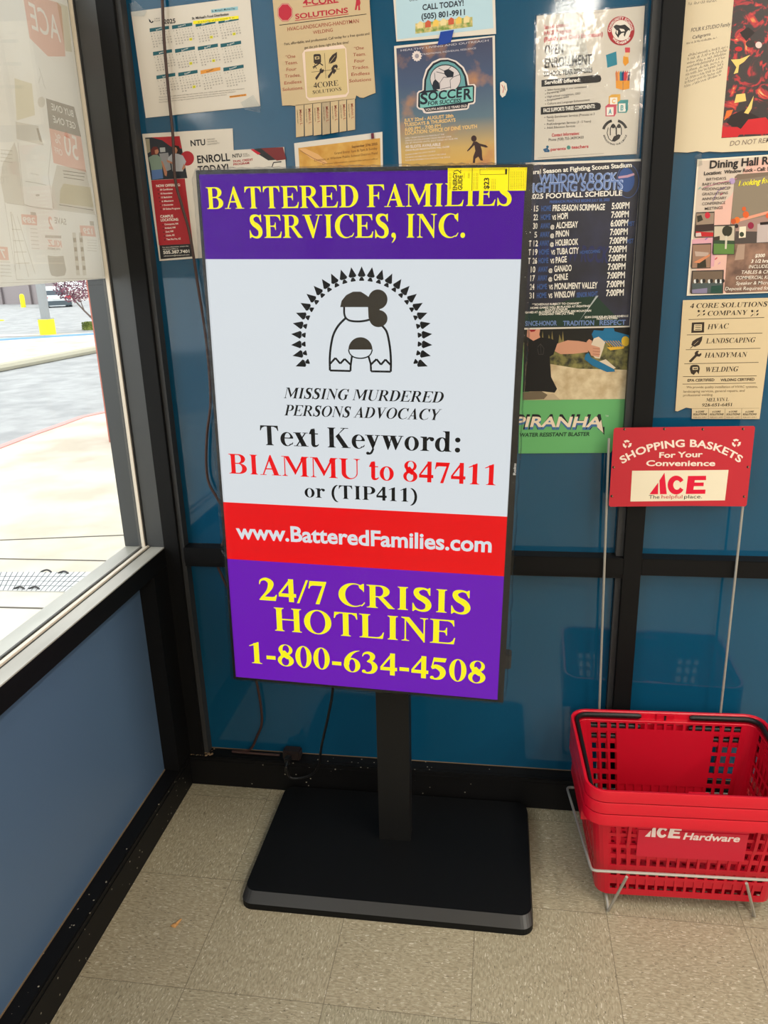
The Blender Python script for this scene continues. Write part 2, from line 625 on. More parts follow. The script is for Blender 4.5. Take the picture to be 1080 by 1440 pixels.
    S['5'] = (G().poly([(110, 676), (450, 676), (415, 550), (130, 550)]).poly([(110, 676), (145, 676), (95, 370), (45, 345)])
              .stroke([(60, 350, 90), (180, 400, 130), (320, 320, 160), (360, 200, 150), (300, 70, 110), (180, 15, 55), (80, 35, 60)]).dot(75, 50, 52), 500)
    S['6'] = (G().ring((255, 215, 225, 228), (258, 205, 88, 195)).stroke([(110, 230, 145), (125, 380, 140), (210, 540, 100), (330, 640, 50), (460, 685, 12)]), 500)
    S['7'] = (G().poly([(55, 676), (480, 676), (480, 650), (290, -10), (190, -10), (375, 545), (140, 545), (75, 520), (45, 445), (20, 452)]), 500)
    S['8'] = (G().ring((252, 515, 195, 173), (262, 535, 92, 132)).ring((250, 175, 225, 188), (238, 150, 105, 135)).poly([(95, 440), (230, 500), (410, 300), (300, 220), (120, 330)]), 500)
    S['9'] = (G().ring((245, 460, 225, 228), (242, 470, 88, 195)).stroke([(390, 446, 145), (375, 296, 140), (290, 136, 100), (170, 36, 50), (40, -9, 12)]), 500)
    # lower case
    S['o'] = (G().ring((250, 230, 225, 243), (250, 230, 95, 215)), 500)
    S['e'] = (G().ring((235, 230, 210, 243), (262, 230, 100, 215), 18, 315).rect(130, 252, 425, 285).poly([(330, 255), (445, 255), (445, 300), (425, 340), (330, 300)]).stroke([(380, 55, 46), (415, 90, 30), (430, 125, 22)]), 444)
    S['x'] = (G().poly([(65, 455), (230, 455), (440, 15), (270, 15)]).poly([(375, 455), (420, 455), (135, 15), (85, 15)]).rect(12, 450, 265, 473).rect(310, 450, 480, 473).rect(15, 0, 205, 22).rect(225, 0, 490, 22), 500)
    S['t'] = (G().rect(85, 90, 215, 600).poly([(85, 600), (215, 630), (195, 630), (20, 450), (20, 428), (85, 428)]).rect(20, 428, 310, 462).stroke([(150, 110, 130), (165, 50, 110), (225, 28, 70), (290, 50, 40), (325, 95, 22)]), 333)
    S['y'] = (G().poly([(60, 455), (225, 455), (335, 170), (250, -20)]).poly([(385, 455), (430, 455), (250, -50), (225, 30)]).rect(10, 450, 275, 473).rect(320, 450, 485, 473).stroke([(270, 20, 60), (200, -130, 70), (110, -170, 70)]).dot(90, -150, 52), 500)
    S['w'] = (G().poly([(65, 455), (215, 455), (310, 170), (240, -12), (220, -12)]).poly([(355, 400), (240, -12), (235, 80), (335, 455)]).poly([(300, 455), (455, 455), (550, 170), (480, -12), (460, -12)])
              .poly([(635, 455), (675, 455), (480, -12), (470, 70)]).rect(10, 450, 500, 473).rect(560, 450, 715, 473), 722)
    S['r'] = (G().stem(95, 225, 0, 473, f=(75, 65), h=None).poly([(20, 450), (20, 473), (225, 473), (225, 420), (95, 420)]).stroke([(220, 350, 40), (280, 430, 60), (350, 430, 70)]).dot(375, 395, 68), 444)
    S['d'] = (G().ring((235, 230, 210, 243), (250, 230, 85, 210)).stem(340, 470, 0, 676, f=(0, 65), h=(75, 0)), 556)
    S['l'] = (G().stem(75, 205, 0, 676, f=(55, 55), h=(55, 0)), 278)
    # points
    S['.'] = (G().dot(125, 65, 78), 250)
    S[','] = (G().dot(115, 70, 75).stroke([(150, 70, 90), (165, 0, 60), (120, -90, 40), (60, -150, 12)]), 250)
    S['-'] = (G().rect(40, 170, 295, 285), 333)
    S[':'] = (G().dot(166, 65, 82).dot(166, 400, 82), 333)
    S['/'] = (G().poly([(-10, -20), (50, -20), (300, 690), (240, 690)]), 278)
    S['('] = (G().ring((330, 250, 290, 440), (390, 250, 235, 425), 100, 260), 333)
    S[')'] = (G().ring((3, 250, 290, 440), (-57, 250, 235, 425), -80, 80), 333)
    for ch, (g, a) in S.items():
        GLYPH['s', ch] = ([(x / 676, y / 676) for x, y in g.v], g.f, a / 676)
    GLYPH['s', ' '] = ([], [], 250 / 676)


serif_glyphs()


class Sheet:
    """a flat printed thing: a base outline with printed shapes laid on it, all in ONE mesh with several inks"""

    def __init__(s, origin, u=(1, 0, 0), v=(0, 0, 1), thick=0.0006):
        s.o = np.array(origin, float)
        s.u = np.array(u, float); s.u /= np.linalg.norm(s.u)
        v = np.array(v, float)
        v = v - s.u * (v @ s.u)
        s.v = v / np.linalg.norm(v)
        s.n = np.cross(s.u, s.v)
        s.thick = thick
        s.V, s.F, s.I, s.M = [], [], [], []
        s.crop(0, 0, 1)

    def crop(s, ox, oy, k):
        s.ox, s.oy, s.k = ox, oy, k
        return s

    def px(s, p):
        d = ray(s.ox + p[0] / s.k, s.oy + p[1] / s.k)
        t = ((s.o - CAM) @ s.n) / (d @ s.n)
        q = CAM + d * t - s.o
        return np.array([q @ s.u, q @ s.v])

    def _mi(s, mt):
        if mt not in s.M:
            s.M.append(mt)
        return s.M.index(mt)

    def w(s, p, h):
        return s.o + s.u * p[0] + s.v * p[1] + s.n * h

    def base(s, pts, mt, local=False):
        P = pts if local else [s.px(p) for p in pts]
        area = sum(P[k][0] * P[(k + 1) % len(P)][1] - P[(k + 1) % len(P)][0] * P[k][1] for k in range(len(P)))
        if area < 0: P = P[::-1]
        n, k0, mi = len(P), len(s.V), s._mi(mt)
        s.V += [s.w(p, s.thick) for p in P] + [s.w(p, 0) for p in P]
        tri = tessellate_polygon([[Vector((p[0], p[1], 0)) for p in P]])
        for t in tri:
            s.F.append([k0 + q for q in t]); s.I.append(mi)
            s.F.append([k0 + n + q for q in reversed(t)]); s.I.append(mi)
        for k in range(n):
            s.F.append([k0 + k, k0 + n + k, k0 + n + (k + 1) % n, k0 + (k + 1) % n]); s.I.append(mi)
        return s

    def loc(s, P, mt, layer=1, faces=None):
        s.n_laid = getattr(s, 'n_laid', 0) + 1
        h = s.thick + 0.00012 * layer + 0.0000025 * (s.n_laid % 40)   # no two prints of one layer lie in the same plane
        k0, mi = len(s.V), s._mi(mt)
        s.V += [s.w(p, h) for p in P]
        fs = faces or tessellate_polygon([[Vector((p[0], p[1], 0)) for p in P]])
        for t in fs:
            s.F.append([k0 + q for q in t]); s.I.append(mi)
        return s

    def poly(s, pts, mt, layer=1):
        return s.loc([s.px(p) for p in pts], mt, layer)

    def line(s, a, b, w, mt, layer=1):
        a, b = s.px(a), s.px(b)
        d = b - a
        d = d / np.linalg.norm(d)
        n = np.array([-d[1], d[0]]) * (w / s.k) * float(np.linalg.norm(s.o - CAM)) / (2 * FPX)
        return s.loc([a - n, b - n, b + n, a + n], mt, layer)

    def pline(s, pts, w, mt, layer=1):
        for a, b in zip(pts, pts[1:]):
            s.line(a, b, w, mt, layer)
        return s

    def disc(s, c, rx, ry, mt, layer=1, n=28, a0=0, a1=360):
        pts = [(c[0] + rx * math.cos(math.radians(a0 + (a1 - a0) * k / n)), c[1] - ry * math.sin(math.radians(a0 + (a1 - a0) * k / n))) for k in range(n + (a1 - a0 < 360))]
        return s.poly(pts, mt, layer)

    def text(s, t, p0, p1, h, mt, font='r', shear=0.0, layer=2, mirror=False, cut=None):
        """line of lettering from baseline start p0 to baseline end p1 (crop pixels), capital height h"""
        a, b = s.px(p0), s.px(p1)
        qx, qy = p1[0] - p0[0], p1[1] - p0[1]
        ql = math.hypot(qx, qy) * (-1 if mirror else 1)
        c = s.px((p0[0] + qy / ql * h, p0[1] - qx / ql * h))
        d = b - a
        L = np.linalg.norm(d)
        e = d / L
        f = np.array([-e[1], e[0]])
        if (c - a) @ f < 0:
            f = -f
        H = abs((c - a) @ f)
        tot, first, last = 0.0, None, None
        lay = []
        for ch in t:
            g = GLYPH.get((font, ch)) or GLYPH.get(('b' if font == 's' else font, ch)) or GLYPH[('r', 'x')]
            lay.append((g, tot))
            tot += g[2]
        xs = [x + off for g, off in lay for x, y in g[0]]
        x0, x1 = min(xs), max(xs)
        sx = L / (x1 - x0)
        for g, off in lay:
            if g[0]:
                P = [a + e * ((x + off - x0) * sx) + (f + e * shear) * (y * H) for x, y in g[0]]
                if cut is None: s.loc(P, mt, layer, g[1])
                else: cut.append((P, g[1]))
        return s

    def poly_cut(s, pts, texts, mt, layer=1):
        """a printed patch with lettering left blank in it; texts are (string, start, end, height, font)"""
        glyphs = []
        for t in texts:
            s.text(t[0], t[1], t[2], t[3], mt, t[4], mirror=True, cut=glyphs)
        holes, islands = [], []
        for P, fs in glyphs:
            edges = {}
            for f in fs:
                for i in range(len(f)):
                    edges[(f[i], f[(i + 1) % len(f)])] = 1
            nxt = {a: b for (a, b) in edges if (b, a) not in edges}
            loops = []
            while nxt:
                k = next(iter(nxt)); lp = []
                while k in nxt:
                    lp.append(k); k = nxt.pop(k)
                if len(lp) > 2:
                    q = [P[i] for i in lp]
                    loops.append((sum(q[i][0] * q[(i + 1) % len(q)][1] - q[(i + 1) % len(q)][0] * q[i][1] for i in range(len(q))), q))
            if not loops: continue
            big = max(loops, key=lambda z: abs(z[0]))[0]
            for ar, q in loops:
                (holes if ar * big > 0 else islands).append(q)
        outer = [s.px(p) for p in pts]
        rings = [outer] + holes
        tri = tessellate_polygon([[Vector((p[0], p[1], 0)) for p in r] for r in rings])
        s.loc([p for r in rings for p in r], mt, layer, [tuple(t) for t in tri])
        for q in islands: s.loc(q, mt, layer)
        return s

    def arc_text(s, t, pts, h, mt, font='b', layer=2):
        """lettering along a smooth baseline through crop-pixel points"""
        B = smooth_path([(p[0], p[1], 0) for p in pts], 24)
        cum = [0.0]
        for k in range(len(B) - 1):
            cum.append(cum[-1] + (B[k + 1] - B[k]).length)
        gl = [GLYPH.get((font, ch)) for ch in t]
        tot = sum(g[2] for g in gl)
        pos = 0.0

        def at(q):
            for k in range(len(cum) - 1):
                if cum[k + 1] >= q or k == len(cum) - 2:
                    r = (q - cum[k]) / max(cum[k + 1] - cum[k], 1e-9)
                    return B[k].lerp(B[k + 1], r)
        sx = cum[-1] / tot
        for g in gl:
            p, q = at(pos * sx), at((pos + g[2]) * sx)
            pos += g[2]
            if not g[0]: continue
            e = (q - p).normalized()
            u = Vector((e.y, -e.x, 0))
            P = [s.px(((p + e * (x * sx) + u * (y * h)).x, (p + e * (x * sx) + u * (y * h)).y)) for x, y in g[0]]
            s.loc(P, mt, layer, g[1])
        return s

    def scribble(s, p0, p1, h, mt, w=1.6, layer=2):
        """a line of handwriting that cannot be read"""
        n = max(6, int(abs(p1[0] - p0[0]) / (h * 0.55)))
        pts = []
        for k in range(n * 3):
            t = k / (n * 3 - 1)
            if random.random() < 0.12 and len(pts) > 3:
                s.pline(pts, w, mt, layer); pts = []
                continue
            up = [0.0, random.uniform(0.5, 1.0), random.uniform(0.0, 0.3)][k % 3]
            pts.append((p0[0] + (p1[0] - p0[0]) * t + random.uniform(-1, 1) * h * .12, p0[1] + (p1[1] - p0[1]) * t - up * h))
        if len(pts) > 1: s.pline(pts, w, mt, layer)
        return s

    def build(s, name, parent=None):
        # world-space print; a top-level sheet gets its origin at its own lower edge
        if parent is None:
            zs = [v[2] for v in s.V]
            c = np.mean(np.array(s.V), axis=0)
            c[2] = min(zs)
            o = link_mesh(name, [v - c for v in s.V], s.F, s.M, s.I)
            o.location = c
            return o
        return link_mesh(name, s.V, s.F, s.M, s.I, parent, world=True)


# ================================================================ THE ROOM
GL = 0.045          # the blue panes stand this far behind the face of the frame


def struct(o, label=None):
    o['kind'] = 'structure'
    if label: o['label'] = label
    return o


def floor_material():
    mt = mat('speckled_vinyl_tile', (150, 140, 116), 0.38, spec=0.4)
    nt, N, L, b = nodes(mt)
    geo = N.new('ShaderNodeNewGeometry')

    def math_(op, a=None, bb=None, c=None):
        q = N.new('ShaderNodeMath'); q.operation = op
        for i, x in enumerate((a, bb, c)):
            if x is None: continue
            if isinstance(x, (int, float)): q.inputs[i].default_value = x
            else: L.new(x, q.inputs[i])
        return q.outputs[0]

    def mixc(f, a, c):
        q = N.new('ShaderNodeMix'); q.data_type = 'RGBA'
        if isinstance(f, (int, float)): q.inputs[0].default_value = f
        else: L.new(f, q.inputs[0])
        for i, x in ((6, a), (7, c)):
            if isinstance(x, tuple): q.inputs[i].default_value = (*lin(x), 1)
            else: L.new(x, q.inputs[i])
        return q.outputs[2]
    sp = N.new('ShaderNodeSeparateXYZ'); L.new(geo.outputs['Position'], sp.inputs[0])
    T = 0.3048
    gx = math_('DIVIDE', math_('SUBTRACT', sp.outputs[0], 0.243), T)
    gy = math_('DIVIDE', math_('SUBTRACT', sp.outputs[1], -0.3505), T)
    fx, fy = math_('FLOOR', gx), math_('FLOOR', gy)
    cb = N.new('ShaderNodeCombineXYZ'); L.new(fx, cb.inputs[0]); L.new(fy, cb.inputs[1])
    wn_ = N.new('ShaderNodeTexWhiteNoise'); wn_.noise_dimensions = '3D'; L.new(cb.outputs[0], wn_.inputs['Vector'])
    # streaked chips, turned a quarter on every other tile
    par = math_('MODULO', math_('ADD', math_('ADD', fx, fy), 100.0), 2.0)
    odd = math_('GREATER_THAN', par, 0.5)
    sxx = math_('ADD', 1.0, math_('MULTIPLY', odd, 1.9))
    syy = math_('SUBTRACT', 2.9, math_('MULTIPLY', odd, 1.9))
    cs = N.new('ShaderNodeCombineXYZ'); L.new(sxx, cs.inputs[0]); L.new(syy, cs.inputs[1]); cs.inputs[2].default_value = 1
    vm = N.new('ShaderNodeVectorMath'); vm.operation = 'MULTIPLY'; L.new(geo.outputs['Position'], vm.inputs[0]); L.new(cs.outputs[0], vm.inputs[1])
    # warp
    nz = N.new('ShaderNodeTexNoise'); nz.inputs['Scale'].default_value = 40; nz.inputs['Detail'].default_value = 3
    L.new(geo.outputs['Position'], nz.inputs['Vector'])
    ad = N.new('ShaderNodeVectorMath'); ad.operation = 'MULTIPLY_ADD'
    L.new(nz.outputs['Color'], ad.inputs[0]); ad.inputs[1].default_value = (0.03, 0.03, 0.0); L.new(vm.outputs[0], ad.inputs[2])

    def chips(scale, thr, seed):
        vo = N.new('ShaderNodeTexVoronoi'); vo.inputs['Scale'].default_value = scale
        of = N.new('ShaderNodeVectorMath'); of.operation = 'ADD'; of.inputs[1].default_value = (seed, seed * 1.7, 0)
        L.new(ad.outputs[0], of.inputs[0]); L.new(of.outputs[0], vo.inputs['Vector'])
        ss = N.new('ShaderNodeSeparateColor'); L.new(vo.outputs['Color'], ss.inputs[0])
        return math_('MULTIPLY', math_('LESS_THAN', vo.outputs['Distance'], 0.32), math_('LESS_THAN', ss.outputs[0], thr))
    n2 = N.new('ShaderNodeTexNoise'); n2.inputs['Scale'].default_value = 9; n2.inputs['Detail'].default_value = 5
    L.new(geo.outputs['Position'], n2.inputs['Vector'])
    base = mixc(wn_.outputs['Value'], (168, 157, 132), (157, 151, 127))
    base = mixc(math_('MULTIPLY', n2.outputs['Fac'], 0.55), base, (136, 126, 104))
    n3 = N.new('ShaderNodeTexNoise'); n3.inputs['Scale'].default_value = 90; n3.inputs['Detail'].default_value = 4
    L.new(ad.outputs[0], n3.inputs['Vector'])
    base = mixc(math_('MULTIPLY', math_('GREATER_THAN', n3.outputs['Fac'], 0.56), 0.5), base, (184, 175, 152))
    base = mixc(math_('MULTIPLY', math_('LESS_THAN', n3.outputs['Fac'], 0.43), 0.45), base, (122, 113, 92))
    base = mixc(math_('MULTIPLY', chips(80, 0.12, 3.1), 0.8), base, (206, 198, 178))
    base = mixc(math_('MULTIPLY', chips(170, 0.10, 7.7), 0.75), base, (214, 206, 188))
    base = mixc(math_('MULTIPLY', chips(120, 0.05, 1.3), 0.8), base, (82, 76, 62))
    # joints
    frx, fry = math_('FRACT', gx), math_('FRACT', gy)
    jx = math_('LESS_THAN', math_('MINIMUM', frx, math_('SUBTRACT', 1.0, frx)), 0.0033)
    jy = math_('LESS_THAN', math_('MINIMUM', fry, math_('SUBTRACT', 1.0, fry)), 0.0033)
    base = mixc(math_('MULTIPLY', math_('MAXIMUM', jx, jy), 0.55), base, (84, 76, 60))
    L.new(base, b.inputs['Base Color'])
    return mt


f = MB().use(floor_material()); f.box(-0.11, 5.6, -7.3, 0.11, -0.06, 0)
struct(f.build('floor'), 'speckled beige vinyl tile floor')
c = MB().use(mat('white_ceiling_tile', (225, 222, 214), 0.8)); c.box(-0.12, 5.5, -7.2, 0.12, 3.15, 3.25)
struct(c.build('ceiling'), 'white store ceiling')
M_STORE = mat('pale_store_wall', (196, 188, 176), 0.8)
w = MB().use(M_STORE); w.box(5.5, 5.6, -7.2, 0.1, 0, 3.15)
struct(w.build('wall_right'), 'far store wall')
w = MB().use(M_STORE); w.box(-0.12, 5.5, -7.3, -7.2, 0, 3.15)
struct(w.build('wall_front'), 'store wall behind the camera')

# wall at the back: masonry kerb, blue lower panels behind the frame
w = MB().use(M_PANEL)
w.box(0.054, 1.20, GL, 0.11, 0.1, 0.71)
w.box(1.2435, 5.5, GL, 0.11, 0.1, 0.71)
w.use(M_DUST)
w.box(0.054, 1.2, GL - 0.002, GL + 0.002, 0.1, 0.1025)
w.box(1.2435, 5.5, GL - 0.002, GL + 0.002, 0.1, 0.1025)
struct(w.build('wall_back'), 'blue lower panels of the back wall')
p = MB().use(M_PANEL); p.box(0.054, 1.20, GL, 0.075, 0.7545, 3.15)
struct(p.build('window_2'), 'wide blue upper pane behind the notices')
p = MB().use(M_PANEL); p.box(1.2435, 5.5, GL, 0.075, 0.7545, 3.15)
struct(p.build('window_3'), 'blue upper pane right of the black post')

# frame of the back wall
t = MB().use(M_BLACK)
t.box(0.054, 1.2, 0.006, 0.11, 0.7105, 0.7545, 0.0015)
t.box(1.2435, 5.5, 0.006, 0.11, 0.7105, 0.7545, 0.0015)
t.box(0.054, 1.2, 0.010, 0.05, 0.700, 0.7105)
struct(t.build('trim_1'), 'black horizontal rail between upper and lower panels')
t = MB().use(M_BLACK)
t.box(1.2, 1.2435, 0.006, 0.11, 0.1, 3.15, 0.0012)
t.use(M_GASKET)
t.box(1.183, 1.2, 0.022, 0.06, 0.7545, 3.15)
t.box(1.186, 1.2, 0.024, 0.06, 0.1, 0.7)
struct(t.build('trim_2'), 'black upright post between the two blue panes')
t = MB().use(M_BLACK)
t.box(0.0, 0.042, 0.006, 0.11, 0.1, 3.15, 0.0012)
t.use(M_GASKET)
t.box(0.042, 0.054, 0.016, 0.11, 0.1, 3.15)
t.use(M_BLACK)
t.box(-0.045, 0.0, -0.073, 0.11, 0.1, 0.7)
t.use(M_DUST)
for q in range(26):
    x = random.uniform(0.0, 0.075); y = random.uniform(0.004, 0.04); r = random.uniform(.002, .006)
    t.lathe([(r, 0), (r * .6, r * .5)], (x, y, 0.1), 6)
struct(t.build('trim_3'), 'black corner post')
b = MB().use(M_BLACKWORN)
b.box(-0.11, 5.5, 0.0, 0.11, 0, 0.1, 0.003)
b.box(0.0, 5.5, 0.012, 0.11, 0.1, 0.1012)
b.box(0.0, 5.5, -0.002, 0.0, 0.083, 0.088)
struct(b.build('baseboard_back'), 'worn black base under the back wall')
b = MB().use(M_BLACKWORN)
b.box(-0.11, 0.0, -7.2, 0.0, 0, 0.1, 0.003)
b.box(0.0, 0.002, -7.2, 0.0, 0.080, 0.085)
b.use(M_DUST)
b.box(-0.046, -0.043, -7.2, -0.073, 0.1, 0.103)
struct(b.build('baseboard_left'), 'scuffed black base under the window wall')
# wall at the left: lower blue panel, sill, window frame, glass
w = MB().use(M_PANELLOW)
w.box(-0.10, -0.045, -7.2, -0.073, 0.1, 0.701)
w.use(M_STORE); w.box(-0.12, 0.0, -7.2, 0.12, 2.9, 3.15)
struct(w.build('wall_left'), 'blue panel under the window')
t = MB().use(M_BLACK)
t.box(-0.114, 0.0, -7.2, 0.012, 0.701, 0.7505)
t.use(M_SILL)
t.box(-0.040, 0.0, -7.2, 0.012, 0.7505, 0.7535, 0.001)
t.box(-0.114, -0.068, -7.2, 0.012, 0.7505, 0.7535, 0.001)
t.use(M_BEAD); t.box(-0.055, -0.044, -7.2, 0.012, 0.7505, 0.7575, 0.001)
t.use(M_GASKET); t.box(-0.044, -0.040, -7.2, 0.012, 0.7505, 0.753); t.box(-0.068, -0.063, -7.2, 0.012, 0.7505, 0.756)
t.box(-0.063, -0.055, -7.2, 0.012, 0.745, 0.7505)
struct(t.build('trim_4'), 'worn silver window sill over a black rail')
t = MB().use(M_BRONZE)
t.box(-0.0495, 0.0, 0.010, 0.11, 0.7535, 2.9, 0.001)
t.box(-0.114, -0.066, 0.010, 0.11, 0.7535, 2.9, 0.001)
t.use(M_GASKET); t.box(-0.0525, -0.0495, 0.006, 0.11, 0.7535, 2.9); t.box(-0.066, -0.061, 0.006, 0.11, 0.7535, 2.9)
t.use(M_BEAD); t.box(-0.061, -0.0525, 0.002, 0.11, 0.7535, 2.9)
struct(t.build('trim_5'), 'grey window jamb with a pale glazing bead')
g = MB().use(M_GLASS); g.box(-0.0605, -0.0565, -7.2, 0.004, 0.752, 2.9)
struct(g.build('window_1'), 'large clear window looking on the street')
t = MB().use(M_BRONZE)
for yy in (-2.6, -5.0):
    t.box(-0.114, 0.0, yy - 0.022, yy + 0.022, 0.7535, 2.9)
struct(t.build('trim_6'), 'window mullions')


# ================================================================ DISPLAY ON ITS STAND
TL, TR, BR, BL = (np.array(q) for q in ((0.311, -0.296, 1.638), (0.927, -0.306, 1.6185), (0.900, -0.291, 0.521), (0.285, -0.280, 0.540)))
ru = (TR - TL) + (BR - BL); ru /= np.linalg.norm(ru)
rv = (TL - BL) + (TR - BR); rv -= ru * (rv @ ru); rv /= np.linalg.norm(rv)
rn = np.cross(ru, rv)
CEN = (TL + TR + BR + BL) / 4
SW, SH = 0.308, 0.5485
stand = empty('digital_sign', (0.64, -0.22, 0.0))
tag(stand, 'tall portrait screen on a black post and flat base in the corner', 'display')
sm = np.array(((ru[0], -rn[0], rv[0], CEN[0]), (ru[1], -rn[1], rv[1], CEN[1]), (ru[2], -rn[2], rv[2], CEN[2]), (0, 0, 0, 1)))


def tvp(x, y, z):          # x across, y back into the set, z up, from the middle of the screen
    return CEN + ru * x - rn * y + rv * z


def tvbox(mb, x0, x1, y0, y1, z0, z1, bev=0.0):
    t_ = MB(); t_.box(x0, x1, y0, y1, z0, z1, bev)
    mb.add([tvp(*q) for q in t_.v], t_.f)


base = MB().use(mat('matt_black_base', (9, 10, 12), 0.55, spec=0.2))
bm = bmesh.new()
R0, NB = 0.028, 6
x0, x1, y0, y1 = -0.347, 0.346, -0.214, 0.203
out = []
for cx, cy, a in ((x1 - R0, y1 - R0, 0), (x0 + R0, y1 - R0, 90), (x0 + R0, y0 + R0, 180), (x1 - R0, y0 + R0, 270)):
    for k in range(NB + 1):
        t_ = math.radians(a + 90 * k / NB)
        out.append((cx + R0 * math.cos(t_), cy + R0 * math.sin(t_)))
n_ = len(out)
V = [(x, y, 0) for x, y in out] + [(x, y, 0.017) for x, y in out] + [(x * 0.99, y if y > -0.1 else y + 0.026, 0.031) for x, y in out]
F = [tuple(range(n_))[::-1], tuple(2 * n_ + k for k in range(n_))]
for r_ in (0, 1):
    F += [(r_ * n_ + k, r_ * n_ + (k + 1) % n_, (r_ + 1) * n_ + (k + 1) % n_, (r_ + 1) * n_ + k) for k in range(n_)]
base.add(V, F)
bevel_ = mat('base_bevel_sheen', (42, 41, 40), 0.4, spec=0.5)  # lighter grey paints the reflected sheen into the front bevel of the black base
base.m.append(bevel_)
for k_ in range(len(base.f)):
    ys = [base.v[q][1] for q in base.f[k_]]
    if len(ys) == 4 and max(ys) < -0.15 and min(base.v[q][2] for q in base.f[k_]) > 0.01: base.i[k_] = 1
base.build('base_plate', stand)
post = MB().use(mat('matt_black_post', (22, 22, 22), 0.5, spec=0.25))
for (xa, za, xb, zb) in ((0.597, 0.031, 0.6075, 0.98),):
    w_ = 0.0815
    Vv = [(xa, -.2, za), (xa + w_, -.2, za), (xa + w_, -.155, za), (xa, -.155, za), (xb, -.2, zb), (xb + w_, -.2, zb), (xb + w_, -.155, zb), (xb, -.155, zb)]
    post.add([(a - 0.64, b_ + 0.22, c_) for a, b_, c_ in Vv], [(3, 2, 1, 0), (4, 5, 6, 7), (0, 1, 5, 4), (1, 2, 6, 5), (2, 3, 7, 6), (3, 0, 4, 7)])
post.build('post', stand)
br = MB().use(M_BLACK)
tvbox(br, -0.10, 0.12, 0.065, 0.083, -0.30, 0.30, 0.003)
tvbox(br, -0.045, 0.075, 0.08, 0.125, -0.12, 0.12, 0.003)
br.build('mounting_bracket', stand, world=True)
h = MB().use(mat('black_plastic_bezel', (26, 25, 25), 0.35))
bw, bt, bb, bl = 0.0075, 0.0075, 0.0065, 0.0065
tvbox(h, -SW - bl, SW + 0.0130, 0.002, 0.020, -SH - bb, SH + bt, 0.002)
tvbox(h, -SW + 0.04, SW - 0.02, 0.020, 0.066, -SH + 0.05, SH - 0.22, 0.008)
for (a, b_, c_, d_) in ((-SW - bl, -SW, -SH - bb, SH + bt), (SW, SW + 0.0130, -SH - bb, SH + bt), (-SW, SW, SH, SH + bt), (-SW, SW, -SH - bb, -SH)):
    tvbox(h, a, b_, -0.0025, 0.003, c_, d_, 0.001)
hous = h.build('bezel_housing', stand, world=True)
ks = MB().use(M_GASKET)
tvbox(ks, SW + 0.010, SW + 0.026, 0.012, 0.04, -SH + 0.072, -SH + 0.108, 0.002)
ks.build('control_button', stand, world=True)
rk = Sheet(tvp(0, -0.0028, 0), ru, rv, 0.0002).crop(690, 560, 7.2)
rk.text('Roku', (253, 778), (257, 662), 26, ink((214, 214, 214)), 'b', layer=1)
rk.build('brand_badge', hous)

# ---- what the screen shows
W_, PU, PU2, RE, YE, KK, SG = led((216, 222, 226)), led((74, 0, 144)), led((106, 16, 176)), led((232, 0, 8)), led((250, 240, 28)), led((14, 14, 14)), led((54, 48, 38))
s = Sheet(tvp(0, 0.0, 0), ru, rv, 0.0015)
s.base([(-SW, -SH), (SW, -SH), (SW, SH), (-SW, SH)], W_, local=True)


def ypix(x, y):
    return s.px((x, y))[1]


yt = (ypix(290, 366) + ypix(732, 363)) / 2
yr0 = (ypix(316, 706) + ypix(714, 726)) / 2
yr1 = (ypix(324, 786) + ypix(710, 810)) / 2
s.loc([(-SW, yt), (SW, yt), (SW, SH), (-SW, SH)], PU)
s.loc([(-SW, yr1), (SW, yr1), (SW, yr0), (-SW, yr0)], RE)
s.loc([(-SW, -SH), (SW, -SH), (SW, yr1), (-SW, yr1)], PU2)
s.crop(0, 0, 1)
s.text('BATTERED FAMILIES', (292, 294), (719, 289), 30.5, YE, 's')
s.text('SERVICES, INC.', (352, 334.5), (654, 334), 32, YE, 's')
s.crop(380, 360, 4.1538)
s.text('MISSING MURDERED', (80, 829), (1004, 856), 62, KK, 's', shear=0.27)
s.text('PERSONS ADVOCACY', (83, 930), (985, 958), 62, KK, 's', shear=0.27)
s.crop(280, 560, 2.25)
s.text('Text Keyword:', (196, 147), (826, 170), 62, KK, 's')
s.text('BIAMMU to 847411', (97, 237), (938, 275), 62, RE, 's')
s.text('or (TIP411)', (335, 312), (690, 328), 42, KK, 's')
s.text('www.BatteredFamilies.com', (119, 442), (925, 486), 47, W_, 'b')
s.text('24/7 CRISIS', (192, 637), (858, 683), 70, YE, 's')
s.text('HOTLINE', (241, 734), (810, 778), 73, YE, 's')
s.text('1-800-634-4508', (162, 836), (905, 902), 66, YE, 's')
# emblem: mother bending over a child inside an arch of pointed trees
s.crop(380, 360, 4.1538)
NT = 27
for k in range(NT):
    a = math.radians(-21 + 222 * k / (NT - 1))
    cx, cy, rx, ry = 535, 490, 355, 372
    ca, sa = math.cos(a), -math.sin(a)
    tx, ty = -sa, ca

    def q(rad, side):
        return (cx + (rx + rad) * ca + side * -sa * 1.0, cy + (ry + rad) * sa + side * ca)
    s.poly([q(-3, -15), q(6, -23), q(26, -14), q(58, 0), q(26, 14), q(6, 23), q(-3, 15)], KK)
    s.poly([q(-20, -14), q(-4, -6), q(-4, 6), q(-20, 14)], KK)
    s.poly([q(-27, -13), q(-20, -16), q(-20, 16), q(-27, 13)], KK)


def outline(pts, w, mt=KK, layer=2, n=8, smooth=True):
    P = [(p.x, p.y) for p in smooth_path([(a, b_, 0) for a, b_ in pts], n)] if smooth else pts
    s.pline(P, w, mt, layer)


